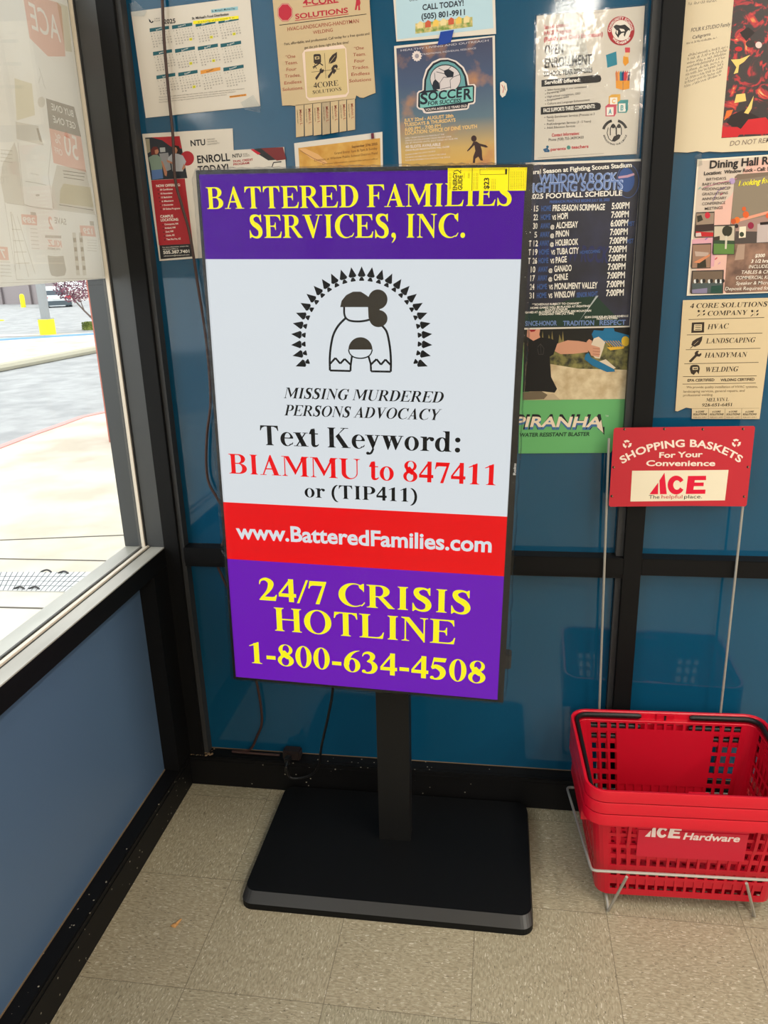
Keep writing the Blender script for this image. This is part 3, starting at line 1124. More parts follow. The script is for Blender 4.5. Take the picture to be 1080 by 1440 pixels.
s.poly([(410, 298), (418, 262), (445, 228), (485, 208), (530, 208), (562, 228), (577, 240), (577, 298)], SG, 3)
s.disc((630, 253), 56, 58, SG, 3)
s.disc((633, 365), 53, 50, SG, 3)
s.poly([(570, 240), (600, 240), (640, 310), (640, 322), (620, 345), (600, 370), (590, 380), (575, 360)], SG, 3)
outline([(433, 298), (434, 340), (446, 365), (470, 378), (515, 382), (555, 378), (585, 370)], 11)
outline([(442, 362), (400, 405), (370, 460), (355, 530), (349, 600), (350, 668)], 12)
outline([(650, 402), (680, 440), (695, 500), (703, 560), (706, 620), (705, 675)], 12)
outline([(350, 668), (470, 671), (471, 640), (478, 585)], 11, smooth=False)
outline([(705, 675), (590, 673), (588, 630), (575, 585)], 11, smooth=False)
outline([(352, 628), (382, 595), (410, 628), (436, 600), (468, 632)], 11, smooth=False)
outline([(590, 632), (622, 602), (648, 634), (674, 604), (704, 636)], 11, smooth=False)
s.disc((528, 546), 70, 72, SG, 3, a0=0, a1=180)
outline([(459, 546), (466, 570), (490, 590), (528, 597), (565, 590), (588, 572), (597, 546)], 7)
s.build('screen', stand)

# ---- energy label over the top edge
s = Sheet(tvp(0, -0.0035, 0), ru, rv, 0.0003).crop(600, 210, 6)
YL, YK = ink((250, 232, 8)), ink((40, 36, 8))
s.base([(178, 158), (848, 152), (838, 348), (178, 352)], YL)
s.line((385, 158), (382, 350), 4, YK); s.line((695, 155), (690, 350), 4, YK)
s.pline([(450, 168), (678, 164), (676, 210), (450, 214), (450, 168)], 2.5, YK)
s.poly([(662, 168), (678, 167), (676, 210), (662, 210)], YK)
s.text('ENERGY', (256, 344), (258, 190), 36, YK, 'b')
s.text('GUIDE', (300, 342), (302, 218), 36, YK, 'b')
s.pline([(228, 186), (262, 176), (280, 192), (290, 176)], 5, YK); s.poly([(278, 196), (296, 190), (286, 206)], YK)
s.text('$23', (524, 336), (526, 240), 42, YK, 'b')
for x in (195, 205, 318, 352, 362, 400, 420, 432, 552, 566, 580):
    s.text('estimated yearly cost', (x, 338 if x not in (318, 352, 362) else 244), (x + 2, 200 if x < 500 else 250 if x not in (318, 352, 362) else 176), 6, YK, 'r')
for k in range(8):
    s.text('cost depends on your rates and use', (714 + k * 15, 340 - k), (714 + k * 15, 186), 6, YK, 'r')
s.build('energy_label', stand)

# ---- clear film still wrapped over the front
NX, NZ = 34, 56
V, F = [], []
rnd = random.Random(3)
for j in range(NZ + 1):
    for i in range(NX + 1):
        x = (-SW - 0.012) + (2 * SW + 0.026) * i / NX
        z = (-SH - 0.010) + (2 * SH + 0.021) * j / NZ
        e = min(i, NX - i, j, NZ - j)
        y = -0.0055 - (0.0009 * rnd.random() if e > 1 else 0.0028 * rnd.random())
        V.append(tvp(x, y, z))
for j in range(NZ):
    for i in range(NX):
        k = j * (NX + 1) + i
        F.append((k, k + 1, k + NX + 2, k + NX + 1))
film = link_mesh('protective_film', V, F, M_FILM, None, stand, smooth=True, world=True)
V, F = [], []
per = []
NP = 70
for k in range(NP): per.append((-1 + 2 * k / NP, 1, 0, 1))
for k in range(NP): per.append((1, 1 - 2 * k / NP, 1, 0))
for k in range(NP): per.append((1 - 2 * k / NP, -1, 0, -1))
for k in range(NP): per.append((-1, -1 + 2 * k / NP, -1, 0))
for k, (a, b_, nx, nz) in enumerate(per):
    up = max(0, b_) ** 2
    slack = (0.010 + 0.009 * up) if nx > 0 else (0.005 + 0.005 * up) if nx else (0.005 if nz > 0 else 0.003)
    jit = rnd.uniform(-.0016, .0022)
    X = a * (SW + 0.0085) + 0.002; Z = b_ * (SH + 0.0072)
    V.append(tvp(X - nx * 0.012, -0.0062 - rnd.random() * .001, Z - nz * 0.010))
    V.append(tvp(X + (0.004 + slack * 0.4) * np.sign(a) * (1 if nx else abs(a)) * (1 if nx else 0), -0.003 + rnd.uniform(-.002, .002), Z + nz * (0.003)))
    V.append(tvp(X + nx * (slack + jit), 0.006 + rnd.random() * .004, Z + nz * (slack * .8 + jit)))
    V.append(tvp(X + nx * (slack * .7 + jit), 0.024, Z + nz * (slack * .5 + jit)))
n_ = len(per)
for k in range(n_):
    a, b_ = 4 * k, 4 * ((k + 1) % n_)
    F += [(a, a + 1, b_ + 1, b_), (a + 1, a + 2, b_ + 2, b_ + 1), (a + 2, a + 3, b_ + 3, b_ + 2)]
link_mesh('film_edge', V, F, M_FILMEDGE, None, film, smooth=False, world=True)


# ================================================================ NOTICES ON THE BLUE PANES
def sheet(depth=0.0015, thick=0.0005):
    return Sheet((0.7, GL - depth, 1.5), thick=thick)


INK, RED, TEAL, GREY = ink((38, 36, 38)), ink((190, 36, 52)), ink((34, 92, 102)), ink((120, 112, 104))
WHITE, YEL, ORG = ink((236, 230, 220)), ink((246, 230, 30)), ink((224, 150, 62))
DRED, NAVY, BLUE = ink((168, 40, 48)), ink((24, 26, 46)), ink((82, 118, 176))
G_NOT = 'notices taped to the blue panes'


def notice(s, name, label, cat='notice'):
    o = s.build(name)
    tag(o, label, cat, G_NOT)
    return o


# ---- calendar
s = sheet(0.0015).crop(180, 0, 5.684)
s.base([(24, 95), (752, 0), (975, -30), (1058, 848), (143, 943)], M_PAPER)
s.poly([(165, 150), (178, 160), (188, 178), (200, 165), (206, 176), (190, 186), (172, 176)], INK)
s.text('St. Michael', (212, 156), (256, 150), 9, GREY); s.text('Food', (212, 174), (256, 168), 9, GREY)
s.text('2025', (288, 192), (382, 184), 36, INK, 'b')
s.poly([(664, 78), (878, 52), (880, 80), (668, 104)], ink((150, 196, 206)))
s.text("St. Michael's Market Day", (672, 98), (858, 74), 16, INK)
s.text("St. Michael's Food Distribution", (513, 158), (806, 122), 20, INK, 'b')
s.poly([(520, 168), (884, 126), (886, 150), (522, 195)], YEL)
s.text('3rd Friday of the month 9am', (560, 184), (850, 146), 10, INK)
rows = [[(173, 250, 328, 228), (352, 226, 514, 203), (540, 208, 698, 182), (722, 182, 884, 156)],
        [(200, 438, 352, 415), (376, 416, 534, 392), (558, 396, 718, 370), (740, 373, 904, 347)],
        [(227, 627, 378, 604), (402, 604, 556, 580), (580, 586, 738, 558), (762, 564, 924, 538)]]
names = ['January', 'February', 'March', 'April', 'May', 'June', 'July', 'August', 'September', 'October', 'November', 'December']
dark = ink((80, 74, 70))
for r_ in range(3):
    for c_ in range(4):
        xa, ya, xb, yb = rows[r_][c_]
        s.poly([(xa, ya - 22), (xb, yb - 22), (xb + 2, yb + 4), (xa + 2, ya + 8)], ORG if (r_, c_) == (2, 2) else TEAL)
        s.text(names[r_ * 4 + c_], (xa + 52, ya - 5), (xb - 52, yb - 2), 12, WHITE if (r_, c_) != (2, 2) else INK)
        sl = (yb - ya) / (xb - xa)
        for w_ in range(6):
            for d_ in range(7):
                n_ = w_ * 7 + d_ - 3 - (r_ + c_) % 3
                if w_ == 0:
                    t_ = 'SMTWTFS'[d_]
                elif 0 < n_ - 3 <= 30:
                    t_ = str(n_ - 3)
                else:
                    continue
                px_ = xa + 12 + d_ * 23.5 + w_ * 4; py_ = ya + 26 + w_ * 21 + (d_ * 23.5) * sl
                if (r_, c_, w_, d_) in ((0, 1, 4, 5), (0, 2, 4, 4), (0, 3, 4, 4), (1, 1, 4, 4), (1, 2, 4, 4), (1, 3, 5, 5), (2, 1, 4, 4)):
                    s.poly([(px_ - 7, py_ - 14), (px_ + 16, py_ - 17), (px_ + 17, py_ + 4), (px_ - 6, py_ + 7)], ink((222, 214, 40)), 1)
                s.text(t_, (px_, py_), (px_ + (5 if len(t_) == 1 else 12), py_ - 1), 10, dark, 'r')
for k in range(3):
    s.text('Please bring your own boxes and bags and remain inside your vehicle until called forward by the volunteers', (250, 782 + k * 20), (930 - k * 70, 712 + k * 24), 8, GREY)
s.poly([(812, 768), (946, 750), (948, 766), (814, 784)], ORG)
s.text('November 21st', (818, 778), (940, 762), 10, INK)
notice(s, 'calendar_sheet', 'white paper calendar for 2025 taped high beside the left window', 'calendar')

# ---- 4-core flyer with tear-off tabs
s = sheet(0.0025).crop(380, 0, 6.75)
s.base([(18, -60), (935, -150), (945, 60), (1000, 882), (940, 905), (885, 930), (850, 925), (818, 905), (808, 938), (240, 1005), (190, 1000), (115, 1003)], M_KRAFT)
rd2 = ink((186, 40, 58)); brn = ink((160, 74, 56)); dk = ink((52, 40, 34)); cr = ink((230, 204, 186)); cu = ink((206, 182, 132))
s.poly([(66 + 76 + 76 * math.cos(math.radians(22.5 + 45 * k)), 118 - 92 * math.sin(math.radians(22.5 + 45 * k))) for k in range(8)], rd2)
s.pline([(142 + 70 * math.cos(math.radians(22.5 + 45 * k)), 118 - 84 * math.sin(math.radians(22.5 + 45 * k))) for k in range(9)], 3, cr, 2)
s.text('4-CORE', (312, 52), (645, 24), 60, rd2, 'b'); s.line((310, 66), (652, 22), 5, rd2)
s.text('SOLUTIONS', (240, 182), (740, 120), 48, rd2, 'b'); s.line((236, 196), (744, 134), 5, rd2)
s.poly([(818, -10), (850, -16), (858, 30), (850, 55), (855, 96), (836, 100), (836, 50), (826, 60), (820, 96), (803, 96), (812, 40)], rd2)
s.line((88, 240), (914, 134), 5, dk)
s.text('HVAC-LANDSCAPING-HANDYMAN', (165, 296), (842, 216), 36, brn); s.text('WELDING', (408, 326), (595, 300), 32, brn)
s.text('Fast, affordable, and professional. Call today for a free quote and', (136, 430), (942, 330), 24, dk); s.text('get the job done right the first time!', (326, 466), (746, 412), 24, dk)
for t_, a, b_ in (('\u201cOne', (146, 556), (238, 548)), ('Team.', (140, 616), (262, 606)), ('Four', (154, 676), (250, 668)), ('Trades.', (136, 738), (290, 726)), ('Endless', (134, 804), (298, 788)), ('Solutions.', (118, 866), (316, 846)),
                  ('\u201cOne', (794, 476), (888, 468)), ('Team.', (786, 536), (908, 526)), ('Four', (798, 596), (896, 588)), ('Trades.', (776, 660), (938, 648)), ('Endless', (770, 722), (944, 708)), ('Solutions', (750, 784), (958, 766))):
    s.text(t_, a, b_, 30, brn, 'r', shear=0.12)
s.poly([(330, 470), (690, 425), (722, 460), (748, 880), (722, 920), (372, 958), (340, 925), (305, 510)], cr, 1)
s.poly([(330, 492), (712, 460), (736, 872), (716, 896), (368, 930), (352, 916)], cu, 2)
s.line((516, 505), (530, 745), 3, dk, 3); s.line((392, 686), (660, 655), 3, dk, 3)
s.poly([(412, 522), (425, 514), (470, 513), (482, 525), (484, 590), (470, 606), (428, 608), (414, 594)], dk, 3)
s.poly([(424, 540), (466, 536), (468, 562), (426, 566)], cu, 4); s.poly([(434, 546), (458, 543), (460, 556), (436, 559)], dk, 5)
s.pline([(404, 640), (440, 622), (470, 600), (502, 622)], 9, dk, 3); s.pline([(410, 655), (430, 630), (440, 655), (420, 612)], 5, dk, 3)
s.poly([(556, 606), (562, 560), (590, 522), (634, 494), (634, 545), (618, 585), (585, 602)], dk, 3); s.line((552, 616), (618, 530), 3, cu, 4)
s.poly([(432, 752), (428, 738), (470, 684), (470, 660), (488, 644), (492, 664), (506, 656), (512, 672), (500, 692), (482, 696), (442, 760)], dk, 3)
s.poly([(550, 742), (548, 722), (586, 670), (580, 650), (600, 620), (630, 612), (642, 628), (636, 655), (618, 640), (606, 652), (630, 672), (604, 706), (596, 690), (562, 742)], dk, 3)
s.text('4CORE', (415, 838), (648, 812), 50, dk, 's', layer=3); s.text('SOLUTIONS', (405, 894), (676, 860), 32, dk, 's', layer=3)
s.line((240, 1000), (800, 938), 3, dk)
fly = notice(s, 'flyer', 'tan trades flyer with red octagon and torn tabs, right of the calendar')
xs = [238, 322, 404, 488, 570, 650, 726, 808]
yb = [1300, 1290, 1284, 1276, 1262, 1250, 1238]
for k in range(7):
    q = sheet(0.0027 + (0.0012 if k == 3 else 0.0)).crop(380, 0, 6.75)
    yt_ = 1006 - (xs[k] - 240) * 0.118
    q.base([(xs[k] + 2, yt_), (xs[k + 1] - 4, yt_ - 10), (xs[k + 1] - 2, yb[k] - 8), (xs[k] + 8, yb[k] + 4)], M_KRAFT if k != 3 else ink((178, 158, 128)))
    q.text('Melvin L', (xs[k] + 38, yt_ + 36), (xs[k] + 48, yt_ + 182), 24, brn, 'r') if True else None
    q.text('handyman repair', (xs[k] + 16, yt_ + 40), (xs[k] + 24, yt_ + 170), 9, dk, 'r')
    q.build('tear_off_tab', fly)

# ---- enrolment poster with two students
s = sheet(0.0015).crop(195, 180, 7.2)
s.base([(36, 60), (952, 4), (1010, 1290), (212, 1346)], M_PAPER)
s.poly([(66, 98), (416, 82), (495, 508), (128, 528)], ink((40, 44, 50)))
s.poly([(130, 95), (416, 82), (440, 210), (330, 190), (240, 125)], DRED, 2)
s.poly([(70, 110), (110, 110), (120, 240), (88, 260)], ink((150, 142, 120)), 2)
s.poly([(215, 200), (268, 196), (272, 242), (220, 246)], ink((170, 172, 172)), 2); s.poly([(210, 260), (300, 250), (330, 420), (280, 440), (225, 330)], ink((140, 140, 142)), 2)
sk = ink((176, 120, 92)); hr = ink((96, 40, 34)); den = ink((84, 112, 160))
s.poly([(128, 270), (126, 220), (150, 190), (185, 190), (205, 215), (202, 255), (185, 272), (150, 280)], hr, 3); s.poly([(165, 225), (195, 215), (206, 240), (190, 265), (168, 262)], sk, 4)
s.poly([(100, 300), (150, 272), (190, 272), (225, 300), (240, 380), (240, 420), (130, 430), (118, 360)], ink((120, 138, 124)), 3)
s.poly([(130, 428), (240, 418), (250, 510), (140, 524)], den, 3); s.poly([(228, 330), (245, 340), (290, 450), (284, 490), (266, 480)], sk, 4)
s.poly([(345, 240), (345, 195), (370, 175), (410, 185), (432, 240), (430, 280), (380, 260)], ink((40, 30, 30)), 3); s.poly([(350, 200), (380, 195), (396, 225), (385, 258), (358, 255)], sk, 4)
s.poly([(300, 300), (345, 255), (400, 262), (450, 280), (482, 340), (465, 380), (450, 440), (345, 440), (335, 360), (295, 330)], ink((170, 170, 174)), 3)
s.poly([(285, 320), (340, 345), (345, 365), (290, 345)], sk, 4); s.poly([(460, 360), (475, 400), (450, 428), (440, 415)], sk, 4)
s.disc((492, 308), 70, 74, DRED, 2)
s.text('NTU', (530, 184), (678, 172), 60, INK, 'b')
for k, t_ in enumerate(('NAVAJO', 'TECHNICAL', 'UNIVERSITY')):
    s.text(t_, (696, 124 + k * 25), (774 + k * 24, 116 + k * 22), 14, GREY)
s.text('ENROLL', (598, 356), (928, 330), 76, INK, 'b'); s.text('TODAY!', (604, 462), (914, 438), 76, INK, 'b')
s.poly([(128, 530), (468, 512), (550, 1172), (206, 1188)], DRED)
s.poly([(210, 1188), (550, 1172), (562, 1300), (224, 1328)], ink((42, 40, 42)))
s.text('NOW OFFERING:', (180, 600), (424, 588), 26, WHITE, 'b')
for k, t_ in enumerate(('30 Certificates', '18 Associates', '15 Bachelors', '6 Masters', '1 Doctorate', '30 Online Programs')):
    s.text(t_, (218 + k * 6, 634 + k * 39), (348 + k * 2 + (62 if k == 5 else -6 * (k % 3)), 626 + k * 39), 17, WHITE, 'b'); s.disc((198 + k * 6, 628 + k * 39), 6, 6, INK, 2)
s.text('CAMPUS', (222, 910), (352, 904), 27, WHITE, 'b'); s.text('LOCATIONS:', (226, 946), (406, 938), 27, WHITE, 'b')
for k, t_ in enumerate(('Crownpoint, NM', 'Kirtland, NM', 'Zuni, NM', 'Chinle, AZ', 'Teec Nos Pos, AZ')):
    s.text(t_, (264 + k * 5, 984 + k * 38), (402 - [0, 28, 50, 36, -26][k], 976 + k * 38), 17, WHITE, 'b'); s.disc((246 + k * 5, 980 + k * 38), 6, 6, INK, 2)
s.text('For more information, contact the', (244, 1214), (505, 1200), 11, WHITE); s.text('Admissions Office at', (246, 1234), (402, 1226), 11, WHITE)
s.text('505.387.7401', (252, 1276), (516, 1262), 32, WHITE, 'b'); s.text('admissions@navajotech.edu', (256, 1302), (516, 1288), 12, WHITE)
notice(s, 'enrollment_poster', 'white and red college poster with two students, left of the screen', 'poster')
# ---- dual credit leaflet, mostly behind the screen
s = sheet(0.0028).crop(250, 210, 6.75)
s.base([(505, 10), (1010, -22), (1042, 330), (520, 340)], M_PAPER)
s.text('NTU', (522, 80), (608, 72), 34, INK, 'b'); s.text('NAVAJO', (618, 46), (662, 42), 8, GREY); s.text('TECHNICAL', (618, 58), (682, 54), 8, GREY); s.text('UNIVERSITY', (618, 72), (688, 66), 8, GREY)
s.text('DUAL CREDIT', (528, 124), (716, 106), 20, DRED, 'b'); s.text('PROGRAM', (530, 154), (680, 138), 20, DRED, 'b')
s.poly([(690, 0), (800, -10), (1000, 95), (860, 106)], ink((48, 46, 48))); s.poly([(690, 0), (720, -2), (790, 40), (762, 52)], RED, 2)
s.poly([(790, -10), (1000, -20), (1030, 95), (940, 108)], ink((120, 46, 46)), 2)
s.pline([(895, 170), (910, 125), (985, 118)], 8, INK, 3)
notice(s, 'leaflet', 'small leaflet with dark red corner stripes, tucked behind the top left of the screen', 'leaflet')
# ---- yellow grand entry flyer
s = sheet(0.0020).crop(400, 180, 6.75)
s.base([(92, 145), (930, 36), (936, 420), (110, 430)], M_PAPER)
och = mat('ochre_print', (204, 150, 58), 0.6); add_noise_color(och, (196, 138, 48), (214, 166, 80), 30, 3)
s.poly([(132, 190), (908, 96), (916, 415), (146, 420)], och)
s.poly([(136, 192), (200, 195), (320, 250), (410, 330), (380, 345), (250, 290)], ink((222, 170, 110)), 2); s.pline([(150, 215), (270, 285), (400, 340)], 4, ink((150, 100, 70)), 3)
bw_ = ink((110, 70, 30))
s.text('September 27th 2025', (640, 190), (884, 160), 22, bw_, 'b'); s.text('Grand Entry: 1pm & 7pm & Sunday', (475, 252), (884, 202), 22, bw_)
s.text('Location: at Window Public School District Field', (286, 318), (884, 248), 22, bw_); s.text('for more information contact the school office', (360, 350), (884, 298), 14, bw_)
notice(s, 'event_flyer', 'ochre event flyer with white border peeking over the middle of the screen')
q = Sheet((0.7, GL - 0.004, 1.5), thick=0.0015).crop(400, 180, 6.75)
q.base([(822, 52), (848, 48), (852, 98), (826, 102)], ink((96, 30, 48)))
tag(q.build('paper_clip'), 'small dark red clip on the edge of the ochre flyer', 'clip')

# ---- light blue notice at the top
s = sheet(0.0015).crop(530, 0, 2.7692)
s.base([(60, -60), (458, -90), (464, 132), (76, 162)], M_PAPER)
s.poly([(72, -40), (446, -70), (454, 110), (80, 154)], ink((178, 206, 218)))
s.text('Other services', (126, 6), (214, -6), 16, ink((70, 74, 90))); s.text('CALL TODAY!', (178, 40), (338, 22), 22, ink((40, 44, 58)), 'b'); s.text('(505) 801-9911', (174, 76), (343, 58), 22, ink((40, 44, 58)), 'b')
twn = mat('town_print', (190, 170, 90), 0.6); add_noise_color(twn, (110, 140, 60), (226, 196, 130), 90, 2)
s.poly([(150, 92), (372, 66), (373, 104), (150, 132)], twn)
for k in range(7):
    x = 158 + k * 30; y = 112 - k * 3.6
    s.poly([(x, y), (x + 22, y - 3), (x + 22, y - 24), (x + 11, y - 30), (x, y - 20)], [ink((226, 206, 150)), ink((196, 90, 60)), ink((230, 190, 90))][k % 3], 2)
notice(s, 'notice_sheet', 'pale blue notice with a telephone number at the top, above the soccer poster')
# ---- soccer poster
sky = mat('dusk_sky_print', (60, 60, 90), 0.5)
nt, N, L, b_ = nodes(sky)
tc = N.new('ShaderNodeTexCoord'); sx_ = N.new('ShaderNodeSeparateXYZ'); L.new(tc.outputs['Object'], sx_.inputs[0])
mr = N.new('ShaderNodeMapRange'); mr.inputs[1].default_value = 0.0; mr.inputs[2].default_value = 0.30
L.new(sx_.outputs[2], mr.inputs[0])
rp = N.new('ShaderNodeValToRGB')
for p_, c_ in ((0.0, (214, 164, 66)), (0.18, (196, 160, 92)), (0.38, (84, 108, 122)), (0.62, (58, 76, 108)), (1.0, (52, 46, 72))):
    e_ = rp.color_ramp.elements.new(p_) if p_ not in (0.0, 1.0) else rp.color_ramp.elements[0 if p_ == 0 else -1]
    e_.color = (*lin(c_), 1)
L.new(mr.outputs[0], rp.inputs[0])
nz = N.new('ShaderNodeTexNoise'); nz.inputs['Scale'].default_value = 14; nz.inputs['Detail'].default_value = 5; L.new(tc.outputs['Object'], nz.inputs['Vector'])
r2 = N.new('ShaderNodeValToRGB'); r2.color_ramp.elements[0].position = .53; r2.color_ramp.elements[1].position = .72; L.new(nz.outputs['Fac'], r2.inputs[0])
mx = N.new('ShaderNodeMix'); mx.data_type = 'RGBA'; L.new(r2.outputs[0], mx.inputs[0]); L.new(rp.outputs[0], mx.inputs[6]); mx.inputs[7].default_value = (*lin((186, 128, 78)), 1)
L.new(mx.outputs[2], b_.inputs['Base Color'])
s = sheet(0.0026).crop(550, 50, 6.75)
s.base([(28, 100), (985, 0), (1000, 1300), (78, 1320)], M_PAPER)
s.poly([(50, 122), (962, 16), (985, 1290), (105, 1310)], sky)
lt, tea, drk = ink((222, 208, 202)), ink((98, 152, 156)), ink((28, 34, 46))
s.text('HEALTHY LIVING AND OUTREACH', (92, 152), (925, 56), 18, ink((196, 190, 196))); s.text('TRADITIONAL INDIVIDUAL RESILIENCE', (292, 188), (806, 128), 16, ink((196, 190, 196)))
s.disc((245, 195), 40, 44, lt, 2); s.disc((245, 195), 20, 22, ink((150, 140, 150)), 3)
for k in range(12): s.disc((245 + 40 * math.cos(k * .5236), 195 + 44 * math.sin(k * .5236)), 8, 8, lt, 2, 10)
s.poly([(296, 520), (300, 420), (330, 320), (390, 250), (460, 218), (540, 214), (620, 240), (690, 300), (728, 380), (742, 465), (790, 460), (806, 480), (800, 630), (786, 650), (745, 656), (738, 690), (720, 704), (340, 742), (310, 735), (296, 708), (262, 700), (242, 680), (246, 545), (262, 526)], lt, 2)
s.poly([(310, 520), (316, 420), (345, 330), (400, 264), (470, 232), (540, 228), (610, 252), (676, 310), (712, 385), (728, 474), (780, 472), (790, 486), (786, 626), (776, 636), (732, 644), (722, 688), (330, 726), (308, 690), (268, 686), (256, 674), (260, 552), (270, 540)], drk, 3)
s.poly([(330, 525), (334, 425), (362, 340), (410, 282), (475, 250), (540, 246), (600, 268), (660, 322), (694, 390), (706, 480)], tea, 4)
s.disc((516, 410), 148, 136, drk, 5); s.disc((516, 412), 142, 128, ink((206, 196, 196)), 6)
s.poly([(500, 335), (545, 318), (596, 350), (590, 395), (535, 400), (508, 370)], drk, 7); s.poly([(400, 440), (420, 415), (456, 450), (462, 510), (400, 515), (390, 480)], drk, 7)
for a_ in ([(430, 345), (506, 365)], [(462, 450), (500, 395), (535, 400)], [(462, 450), (462, 510)], [(590, 395), (560, 425), (566, 505)], [(590, 395), (650, 372)], [(418, 415), (412, 355)], [(500, 335), (450, 310)], [(545, 318), (570, 296)], [(470, 510), (566, 490)]):
    s.pline(a_, 4, drk, 7)
s.poly([(274, 552), (776, 486), (776, 622), (276, 690)], ink((120, 184, 178)), 8)
s.text('S', (276, 654), (348, 646), 104, drk, 'b', shear=0.08, layer=9); s.text('OCCE', (352, 618), (672, 584), 82, drk, 'b', shear=0.08, layer=9); s.text('R', (688, 610), (766, 600), 102, drk, 'b', shear=0.08, layer=9); s.text('FOR SUCCESS', (350, 664), (666, 634), 36, drk, 'b', shear=0.1, layer=9); s.text('YOUTH AGES 8-12 YEARS OLD', (326, 718), (720, 678), 22, lt, 'b', layer=9)
yl = ink((226, 186, 120))
s.text('JULY 22nd - AUGUST 28th', (124, 822), (592, 776), 32, yl, 'b'); s.text('TUESDAYS & THURSDAYS', (128, 864), (612, 816), 32, yl, 'b'); s.text('6:00 PM - 7:00 PM', (132, 908), (472, 872), 32, yl, 'b'); s.text('LOCATION: OFFICE OF DIN\u00c9 YOUTH', (134, 944), (816, 878), 34, yl, 'b')
for k, (t_, xe) in enumerate((('EARLY REGISTRATION IN PERSON AT THE', 505), ('OFFICE ON DELAWARE DRIVE FRONT DESK', 575), ('OR BY PHONE UNTIL JULY 22ND AT FIVE PM', 630))):
    s.text(t_, (134, 982 + k * 24), (xe, 945 + k * 20), 14, lt)
s.text('40 SLOTS AVAILABLE', (136, 1070), (470, 1044), 26, lt, 'b'); s.text('ONCE FILLED REGISTRATION WILL CLOSE', (136, 1098), (552, 1062), 15, lt, 'b')
for k, xe in enumerate((420, 520, 560)):
    s.text('FOR MORE INFORMATION CONTACT THE OFFICE', (136, 1140 + k * 26), (xe, 1104 + k * 28), 13, lt)
fig = ink((58, 38, 36))
s.disc((786, 978), 26, 30, fig, 3)
s.poly([(765, 1040), (780, 1010), (810, 1005), (840, 1025), (900, 1040), (922, 1060), (900, 1064), (850, 1050), (862, 1090), (864, 1150), (872, 1188), (850, 1186), (828, 1150), (800, 1170), (796, 1210), (776, 1210), (780, 1150), (800, 1095), (790, 1040), (745, 1086), (724, 1102), (722, 1092)], fig, 3)
notice(s, 'soccer_poster', 'dusk-sky youth soccer poster with a ball emblem above the screen', 'poster')
# blue painter's tape joining the two
s = sheet(0.0036, 0.0004).crop(530, 0, 2.7692)
s.base([(248, 124), (300, 116), (288, 164), (266, 172), (236, 176)], ink((22, 62, 150), 0.5))
tag(s.build('tape_strip'), 'strip of bright blue tape joining the pale notice to the soccer poster', 'tape')
# small torn scrap of paper
s = sheet(0.0016).crop(530, 0, 2.7692)
s.base([(480, 322), (492, 316), (505, 326), (508, 350), (500, 372), (488, 380), (480, 368)], M_PAPER)
s.pline([(486, 330), (494, 345), (490, 362)], 2, RED); s.pline([(496, 334), (500, 352)], 2, GREY)
tag(s.build('paper_scrap'), 'torn white paper scrap right of the soccer poster', 'paper')

# ---- laminated enrolment sheet
s = sheet(0.0018).crop(745, 0, 6.353)
s.base([(62, 142), (1028, 52), (955, 1375), (40, 1430)], M_PAPER)
s.text('San Juan Elementary', (130, 262), (372, 232), 38, RED, 'b'); s.text('FACE Program', (130, 316), (368, 290), 38, RED, 'b'); s.text('(Family and Child Education)', (126, 372), (652, 322), 38, RED, 'b')
s.text('OPEN', (134, 495), (300, 478), 90, INK, 'b'); s.text('ENROLLMENT', (132, 608), (552, 572), 88, INK, 'b'); s.text('SCHOOL YEAR 2025-2026', (126, 684), (560, 646), 44, INK, 'b')
s.poly([(104, 716), (600, 668), (630, 676), (640, 705), (630, 730), (600, 738), (104, 776)], INK)
s.text('Services offered:', (132, 756), (450, 728), 34, WHITE, 'b', layer=3)
for k, (t_, xe) in enumerate((('Select home visits at your convenience', 510), ('Parenting skills', 318), ('High school completion, GED', 452), ('Employment skills', 350), ('Culture and Language Enhancement', 536))):
    s.text(t_, (156, 812 + k * 31), (xe, 784 + k * 29), 18, INK); s.disc((140, 810 + k * 30), 4, 4, INK, 2, 8)
s.poly([(98, 958), (600, 916), (628, 924), (636, 950), (628, 978), (600, 986), (98, 1025)], INK)
s.text('FACE SUPPORTS THREE COMPONENTS:', (122, 1004), (582, 964), 34, WHITE, 'b', layer=3)
for t_, y_, xe in (('Family Enrichment Services (Prenatal to 3', 1050, 578), ('Years)', 1080, 214), ('PreKindergarten Services (3 - 5 Years)', 1112, 546), ('Adult Education Services', 1144, 404)):
    s.text(t_, (152, y_ + 8), (xe, y_ + 8 - (xe - 152) * .07), 20, INK)
for y_ in (1050, 1112, 1146): s.disc((134, y_), 4, 4, INK, 2, 8)
s.text('Contact Information:', (196, 1222), (442, 1204), 28, RED, 'b'); s.text('Phone (928) 755-3439/3430', (168, 1262), (480, 1238), 24, INK)
s.disc((158, 1312), 12, 12, ink((40, 100, 130)), 2, 12); s.pline([(120, 1340), (150, 1330), (176, 1352), (130, 1352), (160, 1322)], 12, ink((40, 90, 130)), 2)
s.text('parents', (186, 1348), (322, 1338), 26, RED, 'b'); s.disc((347, 1318), 17, 18, ink((70, 140, 130)), 2); s.text('teachers', (372, 1330), (524, 1320), 28, RED, 'b')
s.line((70, 1412), (660, 1370), 2, GREY)
s.text('program announcement', (556, 122), (652, 112), 9, GREY)
s.disc((814, 276), 121, 131, DRED, 2, 40); s.disc((816, 272), 84, 92, ink((232, 222, 210)), 3, 36)
s.arc_text('COMMUNITY SCHOOL', [(722, 290), (740, 222), (790, 178), (850, 182), (892, 228), (902, 280)], 24, WHITE, layer=3); s.arc_text('WOLVERINES', [(736, 345), (776, 384), (820, 394), (866, 376), (898, 338)], 20, WHITE, layer=3)
